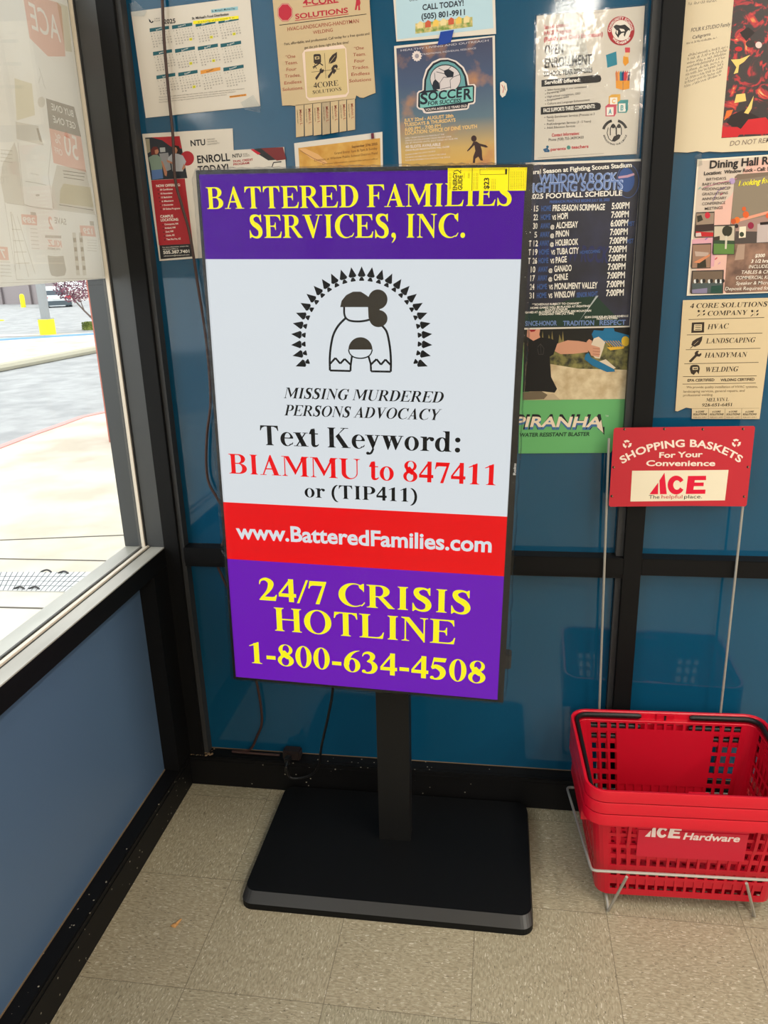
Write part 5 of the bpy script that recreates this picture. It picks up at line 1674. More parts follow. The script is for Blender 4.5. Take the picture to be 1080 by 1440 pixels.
def basket_body(parent):
    # heights from the bottom; rows marked True carry slots
    Z = [(0.0, None), (0.018, 'solid'), (0.050, 'slot_e'), (0.058, 'solid'), (0.078, 'slot_d'), (0.090, 'solid'), (0.142, 'slot_c'), (0.151, 'solid'), (0.202, 'slot_b'), (0.210, 'solid'), (0.227, 'slot_a'), (BODY_TOP, 'solid')]
    V, F = [], []
    n = len(COLS)
    for z, _ in Z:
        t = z / BODY_TOP
        sx, sy = BOTX + (WALX - BOTX) * t, BOTY + (WALY - BOTY) * t
        for c in COLS:
            x, y = colpt(c, sx, sy, CR - LEDGE * .5)
            V.append((x, y, z))
    for r in range(1, len(Z)):
        row = Z[r][1]
        for k in range(n):
            k2 = (k + 1) % n
            c, c2 = COLS[k], COLS[k2]
            hole = False
            if row.startswith('slot') and c2[3].startswith('slot') and c2[0] == 's':
                num = int(c2[3][4:])
                hole = True
                if c2[1] in (0, 2):
                    if 3 <= num <= 12 and row == 'slot_b': hole = False
                    if c2[1] == 2 and 3 <= num <= 12 and row in ('slot_c', 'slot_d'): hole = False
                if c2[1] in (1, 3) and row == 'slot_a': hole = num not in (4, 5)
            if not hole:
                F.append(((r - 1) * n + k, (r - 1) * n + k2, r * n + k2, r * n + k))
    # floor of the basket: ribs with slots
    nb, mb_ = 23, 15
    b0 = len(V)
    for j in range(2 * mb_ + 1):
        for i in range(2 * nb + 1):
            V.append(((BOTX - 0.004) * (-1 + 2 * i / (2 * nb)), (BOTY - 0.004) * (-1 + 2 * j / (2 * mb_)), 0.003))
    for j in range(2 * mb_):
        for i in range(2 * nb):
            if i % 2 == 1 and j % 2 == 1 and 1 < i < 2 * nb - 1: continue
            if (i in (0, 2 * nb - 1)) and (j < 4 or j > 2 * mb_ - 5): continue
            k = b0 + j * (2 * nb + 1) + i
            F.append((k, k + 1, k + 2 * nb + 2, k + 2 * nb + 1))
    o = link_mesh('basket_body', V, F, M_RED, None, parent)
    md = o.modifiers.new('thickness', 'SOLIDIFY'); md.thickness = 0.0018; md.offset = 0
    return o


def basket_rim(parent):
    prof = [(-LEDGE - 0.001, BODY_TOP - BH - 0.002), (-LEDGE - 0.001, BODY_TOP - BH), (-LEDGE, BODY_TOP - BH + 0.0012), (-0.001, BODY_TOP - BH + 0.0015), (0.0, -0.003), (0.0012, 0.0), (0.003, 0.001), (0.0075, 0.001), (0.0085, -0.001), (0.0085, -0.027), (0.0065, -0.0275), (0.0062, -0.003), (0.0025, -0.003), (0.0012, BODY_TOP - BH - 0.001), (-LEDGE + 0.001, BODY_TOP - BH - 0.002)]
    V, F = [], []
    n = len(COLS)
    for o_, z in prof:
        for c in COLS:
            x, y = colpt(c, TOPX + o_, TOPY + o_, CR + o_)
            V.append((x, y, BH + z))
    m_ = len(prof)
    for r in range(m_):
        r2 = (r + 1) % m_
        for k in range(n):
            k2 = (k + 1) % n
            F.append((r * n + k, r * n + k2, r2 * n + k2, r2 * n + k))
    o = link_mesh('rim', V, F, M_REDRIM, None, parent, smooth=True)
    o.data.set_sharp_from_angle(angle=math.radians(40))
    for sy in (-1, 1):      # upright ribs below the rim, beside the name plate
        for x in (-0.138, 0.138):
            mb = MB().use(M_RED)
            wy = lambda z: BOTY + (WALY - BOTY) * z / BODY_TOP
            mb.prism([(sy * (wy(.222) + 0.011), .222), (sy * wy(.222), .222), (sy * wy(.138), .138), (sy * (wy(.165) + 0.006), .165)], 0, x - 0.0035, x + 0.0035)
            mb.build('stiffening_rib', parent)
    for sx in (-1, 1):
        mb = MB().use(M_RED)
        mb.prism([(sx * (TOPX + 0.004), BH - 0.027), (sx * (TOPX + .006), BH - 0.075), (sx * (WALX - 0.004), BH - 0.075), (sx * (WALX - 0.001), BH - 0.027)], 1, -0.09, 0.09)
        mb.build('side_grip', parent)
    return o


def basket_handle(parent, side):
    hx, hy, z = TOPX - 0.0068, TOPY - 0.0068, BH - 0.0065
    xs_ = 0.060
    c_ = [(side * xs_, -hy, z), (side * (xs_ + .006), -hy, z)] + [(side * (hx - 0.03 + 0.03 * math.sin(a)), -hy + 0.03 - 0.03 * math.cos(a), z) for a in (0, .3, .6, .95, 1.27, 1.57)]
    pts = c_ + [(p[0], -p[1], p[2]) for p in c_[::-1]]
    pts = [(x, y, z - 0.0075 * max(0.0, min(1.0, (-y - 0.02) / 0.12))) for x, y, z in pts]
    mb = MB().use(M_HANDLE)
    mb.tube(pts, [0.004] + [0.0062 - 0.0018 * max(0.0, min(1.0, (-p[1] - 0.02) / 0.12)) for p in pts[1:-1]] + [0.004], 10, flat=1.15)
    return mb.build('handle', parent, smooth=True)


BRZ = math.radians(2.25)
ZR = 0.350
BC = (1.328, -0.189)
STEP = 0.031
bk_ = empty('shopping_basket', (BC[0], BC[1], ZR - 2 * STEP - BH - 0.002), BRZ)
basket_body(bk_); basket_rim(bk_)
for sd in (-1, 1): basket_handle(bk_, sd)
# hinge tab in the middle of both long rims
for sy in (-1, 1):
    mb = MB().use(M_REDRIM)
    mb.box(-0.022, 0.022, sy * (TOPY - 0.0035) - 0.003, sy * (TOPY - 0.0035) + 0.003, BODY_TOP, BH - 0.001, 0.001)
    mb.use(M_HANDLE); mb.box(-0.0025, 0.0025, sy * (TOPY - 0.0065) - 0.001, sy * (TOPY - 0.0065) + 0.001, BODY_TOP + .001, BH - 0.003)
    mb.build('hinge_tab', bk_)
# name plate on the front wall (and a plain one at the back)
zl, zh = 0.122, 0.200
tl = lambda z: BOTY + (WALY - BOTY) * z / BODY_TOP
R3 = Matrix.Rotation(BRZ, 3, 'Z')
W3 = lambda v: np.array(R3 @ Vector(v)) + np.array((BC[0], BC[1], ZR - 2 * STEP - BH - 0.002))
o0 = W3((0, -tl(zl) - 0.0022, zl)); o1 = W3((0, -tl(zh) - 0.0022, zh)); ux = np.array(R3 @ Vector((1, 0, 0)))
s = Sheet(o0, ux, o1 - o0, 0.0016).crop(780, 980, 3.6)
hw = 0.118
s.base([(-hw, 0), (hw, 0), (hw, zh - zl), (-hw, zh - zl)], mat('faded_red_plate', (196, 24, 52), 0.4), local=True)
PW = ink((232, 214, 210), 0.4)


def ace(s, x, y, w, h, mt, layer=2, slope=0.0, sh=0.25):
    """the leaning three-letter mark: left x, baseline y, width, height in crop pixels"""
    q = lambda a, b_: (x + w * (a + sh * 0.22 * (b_ - 0)) * 1.0, y - h * b_ + slope * w * a)
    s.poly([q(0.0, 0), q(0.155, 0.55), q(0.150, 0)], mt, layer)
    s.poly([q(0.185, 0), q(0.175, 0.64), q(0.265, 1.0), q(0.305, 0)], mt, layer)
    c = [q(0.60, 0.62)]
    out = [q(0.47 + 0.15 * math.cos(math.radians(a)), 0.42 + 0.44 * math.sin(math.radians(a))) for a in range(30, 331, 12)]
    inn = [q(0.485 + 0.065 * math.cos(math.radians(a)), 0.42 + 0.22 * math.sin(math.radians(a))) for a in range(330, 29, -12)]
    s.poly(out + inn, mt, layer)
    s.poly([q(0.64, 0), q(0.68, 0.84), q(1.0, 0.84), q(1.0, 0.64), q(0.80, 0.64), q(0.795, 0.53), q(0.96, 0.53), q(0.955, 0.36), q(0.785, 0.36), q(0.775, 0.2), q(0.99, 0.2), q(0.985, 0)], mt, layer)


ace(s, 455, 704, 180, 62, PW, 1, slope=0.06)
s.text('Hardware', (648, 718), (932, 732), 34, PW, 'b', shear=0.2, layer=1)
s.build('name_plate', bk_)
tag(bk_, 'lowest red shopping basket of the nested stack, white lettering on its front', 'basket', 'nested red shopping baskets')
labs = ['middle red shopping basket, nested between two others', 'topmost red shopping basket, its inside and black handles showing']
for k in (1, 2):
    c_ = copy_tree(bk_)
    c_.location = (BC[0], BC[1], bk_.location.z + STEP * k)
    c_['label'] = labs[k - 1]

# ---- rack with sign
rack = empty('basket_rack', (1.32, -0.2, 0.0))
tag(rack, 'grey wire basket rack with a red shopping baskets sign on two rods', 'rack')
WR = 0.0033
zr = 0.143
pf = [on(832, 1224, 2, zr), on(1080, 1240, 2, zr)]
pb = on(797, 1107, 1, -0.032)
fx0, fy0 = pf[0][0], pf[0][1]
tx, ty = math.cos(BRZ), math.sin(BRZ)
wid = 0.452
c0 = np.array([fx0, fy0, zr]); c1 = c0 + np.array([tx, ty, 0]) * wid
b0_ = np.array([pb[0], pb[1], pb[2]]); b1_ = b0_ + np.array([tx, ty, 0]) * (wid + 0.02)
mb = MB().use(M_WIRE)


def rounded(P, r=0.012, n=4):
    out = []
    m_ = len(P)
    for k in range(m_):
        a, b_, c_ = Vector(P[k - 1]), Vector(P[k]), Vector(P[(k + 1) % m_])
        d0, d1 = (a - b_).normalized(), (c_ - b_).normalized()
        for j in range(n + 1):
            t = j / n
            p0, p1 = b_ + d0 * r, b_ + d1 * r
            out.append(p0.lerp(b_, t).lerp(b_.lerp(p1, t), t))
    return out


mb.tube(rounded([c0, c1, b1_, b0_]), WR, 8, closed=True)
mb.build('wire_cradle', rack, smooth=True, world=True)
feet = [on(855, 1282, 2, 0.0), on(1060, 1290, 2, 0.0)]
tops = [on(881, 1231, 2, zr), on(1049, 1240, 2, zr)]
backs = [on(852, 1259, 1, -0.31), on(1052, 1270, 1, -0.31)]
for k in range(2):
    ft = Vector(feet[k]) + Vector((0, 0, WR))
    tp = Vector(tops[k])
    yb_ = -0.055
    mb = MB().use(M_WIRE)
    # front strut down to the floor, then a runner under the baskets and up at the back
    mb.tube([tp + Vector((0, -0.0045, 0)), ft + Vector((0, -0.004, 0.004)), ft, ft + Vector((0, 0.012, 0.01)), Vector((ft.x - 0.004 + 0.0 * k, -0.29, 0.0315)), Vector((ft.x, -0.07, 0.0315)), Vector((ft.x, -0.055, 0.0315)), Vector((ft.x, -0.042, WR)), Vector((ft.x, -0.034, pb[2] - 0.002))], WR, 8)
    mb.build('leg', rack, smooth=True, world=True)
for (a, b_) in (((853, 708), (843, 990)), ((1045, 708), (1014, 995))):
    p0, p1 = on(*a, 1, -0.004), on(*b_, 1, -0.004)
    d = (p1 - p0) / (p1[2] - p0[2])
    bot = p1 + d * (0.02 - p1[2])
    mb = MB().use(M_WIRE)
    top_ = p0 + d * (0.16)
    mb.tube([top_, p0, bot], 0.0031, 8)
    mb.build('rod', rack, smooth=True, world=True)
M_SIGN = mat('red_sign_plastic', (186, 36, 50), 0.42, spec=0.4)
s = Sheet((1.3, -0.010, 1.0), thick=0.002).crop(850, 590, 4.909)
s.base([(76, 56), (1030, 44), (1038, 54), (980, 588), (968, 598), (600, 594), (40, 600), (30, 590), (64, 66)], M_SIGN)
s.poly([(190, 352), (855, 346), (830, 556), (178, 564)], ink((230, 218, 192), 0.4))
ace(s, 310, 514, 390, 148, ink((216, 18, 56), 0.4), 2, slope=-0.008, sh=0.0)
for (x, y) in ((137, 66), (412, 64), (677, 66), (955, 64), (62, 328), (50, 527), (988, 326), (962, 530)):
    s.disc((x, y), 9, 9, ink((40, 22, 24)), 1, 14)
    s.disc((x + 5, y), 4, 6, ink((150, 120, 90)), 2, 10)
SW_ = ink((236, 218, 204), 0.4)
s.arc_text('SHOPPING BASKETS', [(122, 304), (230, 246), (360, 206), (500, 188), (640, 188), (760, 212), (860, 254), (932, 298)], 50, SW_, 'b')
s.text('For Your', (376, 262), (676, 256), 38, SW_, 'b'); s.text('Convenience', (286, 318), (762, 318), 38, SW_, 'b')
s.text('The', (304, 544), (378, 544), 24, INK); s.text('helpful', (392, 543), (536, 542), 24, ink((196, 60, 70))); s.text('place.', (548, 542), (672, 541), 24, INK)
for cx_, cy_ in ((155, 168), (908, 160)):
    for k in range(3):
        a0_ = 90 + 120 * k
        P_ = lambda a, r: (cx_ + r * math.cos(math.radians(a)), cy_ - r * 0.9 * math.sin(math.radians(a)))
        s.poly([P_(a0_ - 40, 30), P_(a0_, 32), P_(a0_ + 30, 31), P_(a0_ + 42, 34), P_(a0_ + 52, 20), P_(a0_ + 30, 10), P_(a0_ + 28, 17), P_(a0_, 17), P_(a0_ - 38, 16)], SW_, 1)
s.build('sign_board', rack)

# ================================================================ CORDS AND PLUG
M_BROWN = mat('brown_cord', (58, 34, 28), 0.5)
M_CORD = mat('black_power_cord', (18, 18, 19), 0.45)
yc = GL - 0.014
pts = [on(x, y, 1, yc) for x, y in ((226, -40), (228, 0), (231, 60), (238, 140), (243, 190), (246, 250), (256, 290), (267, 330), (278, 400))]
pts += [on(x, y, 1, yc) for x, y in ((290, 480), (296, 560), (291, 610), (290, 655), (294, 680), (305, 700), (320, 730), (314, 762), (307, 780), (306, 795), (313, 812), (330, 850), (352, 920))]
pts += [on(x, y, 1, yc) for x, y in ((362, 965), (367, 995), (368, 1018), (362, 1034), (350, 1043))]
led_ = [np.array((p[0], 0.022, 0.106)) for p in (on(338, 1049, 2, 0.106), on(375, 1050, 2, 0.106), on(398, 1052, 2, 0.106))]
mb = MB().use(M_BROWN)
pts[:1] = [np.array((pts[1][0] + 0.004 * (z_ > 2.2), yc, z_)) for z_ in (3.14, 2.7, 2.4, 2.24, 2.15, 2.09)]
mb.tube(smooth_path(pts[:-1] + [np.array((pts[-1][0], 0.028, 0.112))] + [np.array((led_[0][0] - 0.015, 0.024, 0.107))] + led_[1:], 6), 0.0036, 8)
tag(mb.build('extension_cord', smooth=True), 'thin brown extension cord hanging down the left pane to the base', 'cord')
blk0 = on(411, 1058, 2, 0.12)
pl = empty('power_outlet', (blk0[0], 0.021, 0.1012))
tag(pl, 'dark plug block lying on the black base behind the stand', 'outlet')
mb = MB().use(mat('dark_brown_plastic', (34, 24, 23), 0.45))
mb.box(-0.026, 0.026, -0.016, 0.016, 0.0, 0.030, 0.004)
mb.build('body', pl)
mb = MB().use(M_CORD); mb.box(-0.015, 0.003, -0.040, -0.0165, 0.004, 0.022, 0.003); mb.tube([(-0.006, -0.038, 0.012), (-0.006, -0.050, 0.008), (-0.006, -0.054, -0.006)], 0.0045, 8)
mb.build('plug', pl)
mb = MB().use(M_CORD)
e0 = np.array(pl.location)
P_ = [tvp(-0.06, 0.045, -0.40), tvp(-0.085, 0.050, -0.50), on(468, 968, 1, -0.20), on(462, 1005, 1, -0.16), on(452, 1050, 1, -0.11), on(449, 1074, 1, -0.07), on(440, 1088, 1, -0.05), on(424, 1094, 1, -0.045), on(408, 1093, 1, -0.045), on(402, 1078, 1, -0.048), e0 + np.array((-0.006, -0.056, -0.008))]
mb.tube(smooth_path(P_, 6), 0.0034, 8)
mb.build('power_cord', stand, smooth=True, world=True)
# dry leaf on the floor
lf = on(245, 1302, 2, 0.0)
mb = MB().use(mat('dry_leaf', (190, 142, 88), 0.7))
bm = bmesh.new()
bmesh.ops.create_icosphere(bm, subdivisions=2, radius=1)
for v in bm.verts:
    v.co = Vector((v.co.x * 0.0075 + 0.002 * math.sin(v.co.y * 5), v.co.y * 0.006, max(0, v.co.z) * 0.004 + 0.0006 * math.sin(v.co.x * 9)))
mb.bm(bm)
mb.tube([(0.004, 0.003, 0.002), (0.009, 0.012, 0.004), (0.011, 0.018, 0.003)], [0.0035, 0.003, 0.001], 6)
o = mb.build('dry_leaf', smooth=True); o.location = (lf[0], lf[1], 0.0008)
tag(o, 'small curled tan leaf on the floor near the left base', 'leaf')


# ================================================================ SALE SIGN ON THE WINDOW, SEEN FROM BEHIND
M_SALE = mat('show_through_paper', (206, 198, 184), 0.75, spec=0.2)
add_noise_color(M_SALE, (224, 218, 210), (232, 228, 222), 4, 3)
rr, gg, g2, tn = (filter_ink(c_) for c_ in ((250, 222, 214), (226, 222, 216), (240, 237, 232), (246, 242, 228)))
dk_ = filter_ink((206, 202, 196))
let_light_through(M_SALE, 0.68)
s = Sheet((-0.0640, -0.4, 1.7), (0, 1, 0), (0, 0, 1), 0.0006).crop(0, 0, 6.547)
s.base([(-1500, -260), (560, -260), (625, 40), (1010, 2560), (0, 2645), (-1500, 2800)], M_SALE)
s.poly_cut([(205, -60), (520, 20), (560, 60), (600, 520), (440, 520), (270, 350)], [('ACE', (562, 392), (292, 262), 190, 'r')], rr); s.poly([(520, 20), (620, 60), (660, 480), (600, 470)], tn)
s.poly([(130, 720), (290, 770), (320, 1060), (150, 1110)], tn); s.poly([(140, 1120), (350, 1160), (360, 1210), (400, 1340), (150, 1280)], g2); s.poly([(330, 1180), (350, 1180), (385, 1310), (360, 1300)], gg, 2)
s.pline([(355, 620), (380, 700), (400, 780), (420, 820)], 5, gg); s.pline([(370, 700), (350, 770)], 4, gg); s.disc((378, 940), 34, 50, g2)
s.poly_cut([(420, 905), (680, 985), (745, 1260), (450, 1180)], [('BUY ONE', (676, 1078), (474, 1012), 54, 'r'), ('GET ONE', (696, 1190), (490, 1126), 54, 'r')], dk_)
s.poly_cut([(450, 1180), (742, 1260), (790, 1585), (490, 1500)], [('50', (722, 1480), (596, 1418), 180, 'r'), ('%', (562, 1330), (508, 1314), 80, 'r'), ('OFF', (574, 1438), (500, 1408), 50, 'r')], rr)
s.crop(0, 200, 6.54)
s.poly([(0, 340), (20, 200), (130, 0), (160, 100), (210, 520), (220, 580), (40, 555)], g2, 1)
s.pline([(160, 0), (220, 580)], 5, gg, 2); s.pline([(470, 0), (440, 300), (490, 610)], 5, gg, 2); s.pline([(220, 570), (270, 592), (340, 606), (480, 622)], 5, gg, 3)
s.text('exterior paint', (352, 308), (276, 290), 16, gg, 'r', mirror=True); s.pline([(230, 360), (330, 375), (420, 395)], 5, gg, 3); s.disc((342, 488), 20, 10, gg, 3)
for k in range(4): s.line((0, 70 + k * 34), (110, 80 + k * 36), 7, g2, 2)
s.poly([(520, 210), (790, 255), (870, 660), (480, 610), (470, 420)], g2, 1); s.poly([(580, 380), (830, 415), (860, 600), (545, 560), (550, 440)], tn, 2)
for k in range(3): s.line((780 - k * 6, 290 + k * 30), (575 + k * 4, 262 + k * 30), 6, dk_, 3)
s.line((855, 625), (540, 575), 6, dk_, 3)
s.pline([(40, 560), (150, 1265), (945, 1250), (875, 665), (480, 615), (60, 560)], 4, gg, 2); s.line((0, 1295), (960, 1270), 3, gg, 2); s.line((660, 1325), (940, 1310), 4, gg, 2)
s.poly_cut([(190, 662), (335, 672), (338, 765), (200, 758)], [('289', (325, 745), (210, 738), 50, 'b')], rr, 2); s.poly([(275, 640), (325, 645), (330, 672), (280, 668)], gg, 2)
s.text('SAVE', (610, 760), (500, 745), 54, gg, 'b', mirror=True); s.text('2', (488, 800), (448, 795), 110, rr, 'b', mirror=True)
s.poly_cut([(728, 765), (860, 770), (880, 870), (740, 860)], [('129', (850, 846), (765, 838), 50, 'b')], rr, 2); s.poly([(820, 725), (858, 728), (862, 768), (826, 765)], gg, 2)
lad = [((90, 640), (180, 1170)), ((100, 640), (140, 1180)), ((155, 680), (320, 1210)), ((110, 660), (260, 1240))]
for a, b_ in lad: s.line(a, b_, 9, g2, 2)
for k in range(4): s.line((105 + k * 12, 800 + k * 105), (190 + k * 26, 805 + k * 102), 7, g2, 2)
s.poly([(410, 855), (560, 860), (560, 885), (412, 878)], gg, 2); s.text('KILZ', (566, 965), (440, 955), 58, rr, 'b', layer=3, mirror=True); s.text('PRIMER', (550, 995), (430, 985), 18, gg, 'b', layer=3, mirror=True)
s.poly([(432, 1040), (500, 1050), (580, 1045), (606, 1180), (590, 1225), (520, 1238), (470, 1225), (452, 1180)], gg, 3)
for x in (660, 720):
    s.poly([(x, 830), (x + 32, 830), (x + 72, 1225), (x + 40, 1225)], g2, 2)
    for k in range(4): s.poly([(x + 8 + k * 9, 880 + k * 85), (x + 34 + k * 9, 880 + k * 85), (x + 38 + k * 9, 920 + k * 85), (x + 12 + k * 9, 920 + k * 85)], gg, 3)
for k in range(6): s.line((340 + k * 4, 800 + k * 36), (275 + k * 2, 795 + k * 36), 6, g2, 2)
for k in range(5): s.line((885, 905 + k * 24), (800, 900 + k * 24), 5, g2, 2)
s.poly_cut([(-60, 955), (66, 965), (78, 1085), (-50, 1080)], [('7', (50, 1066), (5, 1062), 80, 'b')], rr, 2)
for k in range(5): s.line((88 + k * 4, 1105 + k * 32), (0, 1100 + k * 32), 6, g2, 2)
o = s.build('window_sign')
tag(o, 'pale sale sign on the left window, its print showing through reversed', 'sign')

# ================================================================ THE STREET OUTSIDE
ZS = -0.05


def og(x, y): return on(x, y, 2, ZS)


def lot(x, y):
    d = ray(x, y)
    t = (-0.17 - (0.0085) * (CAM[1] - 18) - CAM[2]) / (d[2] + 0.0085 * d[1])
    return CAM + d * t


def outdoors(name, pts, z0, z1, mt, label):
    mb = MB().use(mt)
    mb.prism([(p[0], p[1]) for p in pts], 2, z0, z1)
    return struct(mb.build(name), label)


M_WALK = mat('pale_concrete', (196, 186, 170), 0.9); add_noise_color(M_WALK, (180, 170, 152), (206, 198, 184), 1.8, 6)
M_ROAD = mat('grey_road', (140, 140, 140), 0.9); add_noise_color(M_ROAD, (140, 140, 140), (162, 162, 161), 3, 6)
M_LOT = mat('light_parking_lot', (186, 176, 168), 0.9); add_noise_color(M_LOT, (172, 162, 154), (200, 190, 182), 0.7, 6)
kerb = [og(0, 629), og(47, 611), og(83, 598.5), og(115.5, 586.5), og(148, 579.6)]
d0 = kerb[0] - kerb[1]; d0 /= np.linalg.norm(d0); d1 = kerb[-1] - kerb[-2]; d1 /= np.linalg.norm(d1)
kline = [kerb[0] + d0 * 9] + kerb + [kerb[-1] + d1 * 6 + np.array([1.2, 3, 0])]
outdoors('sidewalk', [(-0.115, -10), (-0.115, 30)] + [(p[0], p[1]) for p in kline[::-1]], -0.30, ZS, M_WALK, 'sunlit pale concrete sidewalk outside the window')
outdoors('street', [(-0.2, -14), (-0.2, 40), (-60, 60), (-60, -14)], -0.40, -0.17, M_ROAD, 'pale grey road')
f0, f1 = on(0, 517, 2, -0.1), on(138, 491, 2, -0.1)
df = (f1 - f0) / np.linalg.norm(f1 - f0)
g0, g1 = on(0, 480, 2, -0.1), on(140, 471, 2, -0.1)
dg_ = (g1 - g0) / np.linalg.norm(g1 - g0)
outdoors('median_strip', [f0 - df * 6, f1 + df * 5, g1 + dg_ * 6, g0 - dg_ * 6], -0.30, -0.08, M_WALK, 'concrete median across the road')
mb = MB().use(M_LOT)
mb.add([(-70, g0[1] - 3, -0.17 + 0.0085 * 18 - 0.0085 * g0[1] + 0.02), (10, g1[1] + 3, -0.17 - 0.0085 * (g1[1] - 18)), (40, 130, -0.17 - .0085 * 112), (-140, 130, -0.17 - .0085 * 112)], [(0, 1, 2, 3)])
struct(mb.build('ground'), 'bright parking lot across the street')
mb = MB().use(mat('faded_red_kerb_paint', (206, 150, 144), 0.8))
mb.tube([Vector(p) + Vector((0, 0, 0.002)) for p in kline], 0.05, 6, flat=0.25)
tag(mb.build('kerb'), 'faded red kerb edge of the sidewalk', 'kerb')
mb = MB().use(mat('blue_kerb_paint', (112, 152, 186), 0.8))
mb.tube([g0 - dg_ * 1, g0 + dg_ * 2, g1, g1 + dg_ * 2], 0.08, 8, flat=0.8)
tag(mb.build('kerb'), 'blue painted kerb across the road', 'kerb')
mb = MB().use(mat('kerb_concrete', (176, 170, 150), 0.9))
mb.tube([f0 - df * 2, f0, f1, f1 + df * 2], 0.09, 8, flat=0.9)
tag(mb.build('kerb'), 'bare concrete kerb on the near edge of the median', 'kerb')
# cover set in the sidewalk, with lifting loops
cg = [og(-60, 806), og(128, 806), og(97, 833), og(-60, 830)]
gt = empty('utility_cover', tuple((cg[0] + cg[1] + cg[2] + cg[3]) / 4))
tag(gt, 'pale ribbed utility cover set in the sidewalk close to the window', 'cover')
mb = MB().use(mat('ribbed_cover_metal', (192, 192, 190), 0.6))
mb.prism([(p[0], p[1]) for p in cg], 2, ZS, ZS + 0.006)
mb.use(mat('cover_groove', (84, 86, 88), 0.8))
for k in range(1, 24):
    t = k / 24
    a = cg[0] + (cg[1] - cg[0]) * t; b_ = cg[3] + (cg[2] - cg[3]) * t
    mb.tube([a + np.array((0, 0, .006)), b_ + np.array((0, 0, .006))], 0.0022, 4)
for k in range(1, 4):
    t = k / 4
    mb.tube([cg[0] + (cg[3] - cg[0]) * t + np.array((0, 0, .006)), cg[1] + (cg[2] - cg[1]) * t + np.array((0, 0, .006))], 0.002, 4)
mb.build('plate', gt, world=True)
for (x, y) in ((65, 806), (89, 808), (27, 830), (48, 830)):
    c_ = og(x, y)
    mb = MB().use(mat('dark_iron', (52, 48, 46), 0.6))
    mb.tube([c_ + np.array(((-0.03 + 0.06 * k / 8), 0.012 * math.sin(k * .3926), 0.006 + 0.008 * math.sin(math.pi * k / 8))) for k in range(9)], 0.005, 6)
    mb.build('lifting_loop', gt, world=True, smooth=True)
mb = MB().use(mat('sidewalk_joint', (84, 78, 70), 0.9))
for a, b_ in (((-40, 785), (170, 789)), ((-40, 853), (80, 856)), ((-60, 762), (190, 752))):
    p0, p1 = og(*a), og(*b_)
    mb.tube([p0, p1], 0.009, 4, flat=.4)
struct(mb.build('trim_7'), 'joints in the sidewalk')
# red corner post of the building further along
cp = og(153.5, 622)
mb = MB().use(mat('red_brown_column', (176, 104, 88), 0.7))
mb.box(cp[0], cp[0] + 0.45, cp[1], cp[1] + 0.45, ZS, 3.4)
tag(mb.build('column'), 'red building column on the sidewalk beyond the window jamb', 'column')
# lamp post with yellow foot
c_ = lot(68, 471)
lp = empty('lamp_post', tuple(c_))
tag(lp, 'grey lamp post on a round yellow concrete foot', 'lamp post')
dist = np.linalg.norm(c_ - CAM); k_ = dist / FPX
mb = MB().use(mat('yellow_painted_concrete', (232, 220, 40), 0.8)); mb.lathe([(9.6 * k_, -0.2), (9.6 * k_, 18.2 * k_), (9.0 * k_, 19.2 * k_)], (0, 0, 0), 24); mb.build('foot', lp)
mb = MB().use(mat('grey_pole_paint', (150, 152, 152), 0.6)); mb.box(-4 * k_, 4 * k_, -4 * k_, 4 * k_, 19 * k_, 6.5)
mb.box(-7 * k_, 7 * k_, -7 * k_, 7 * k_, 19.2 * k_, 20.2 * k_)
mb.build('pole', lp)
c_ = lot(34, 437)
mb = MB().use(mat('yellow_bollard_paint', (236, 224, 30), 0.7)); k_ = np.linalg.norm(c_ - CAM) / FPX
mb.lathe([(2.9 * k_, -0.1), (2.9 * k_, 17 * k_), (2.4 * k_, 19 * k_), (0.9 * k_, 20 * k_)], (0, 0, 0), 16)
o = mb.build('bollard', smooth=True); o.location = tuple(c_)
tag(o, 'slim yellow bollard in front of the far wall', 'bollard')
c_ = lot(2, 454)
mb = MB().use(mat('yellow_bollard_paint', (236, 224, 30), 0.7)); mb.box(-0.9, 0.12, -0.08, 0.08, -0.02, 0.12, 0.03)
o = mb.build('parking_stop'); o.location = tuple(c_)
tag(o, 'yellow parking stop on the lot at the left edge', 'parking stop')
a, b_ = lot(-60, 433), lot(62, 433)
mb = MB().use(mat('mauve_block_wall', (150, 140, 140), 0.9))
dd = (b_ - a) / np.linalg.norm(b_ - a); nn = np.array((-dd[1], dd[0], 0))
mb.prism([(p[0], p[1]) for p in (a, b_ + dd * 1.2, b_ + dd * 1.2 + nn * .4, a + nn * .4)], 2, min(a[2], b_[2]) - .4, 2.6)
for px_ in (4, 44):
    q_ = lot(px_, 433)
    mb.box(q_[0] - .25, q_[0] + .25, q_[1] - .3, q_[1] + .2, q_[2] - .2, 2.6)
tag(mb.build('boundary_wall'), 'mauve block wall at the back of the parking lot', 'wall')


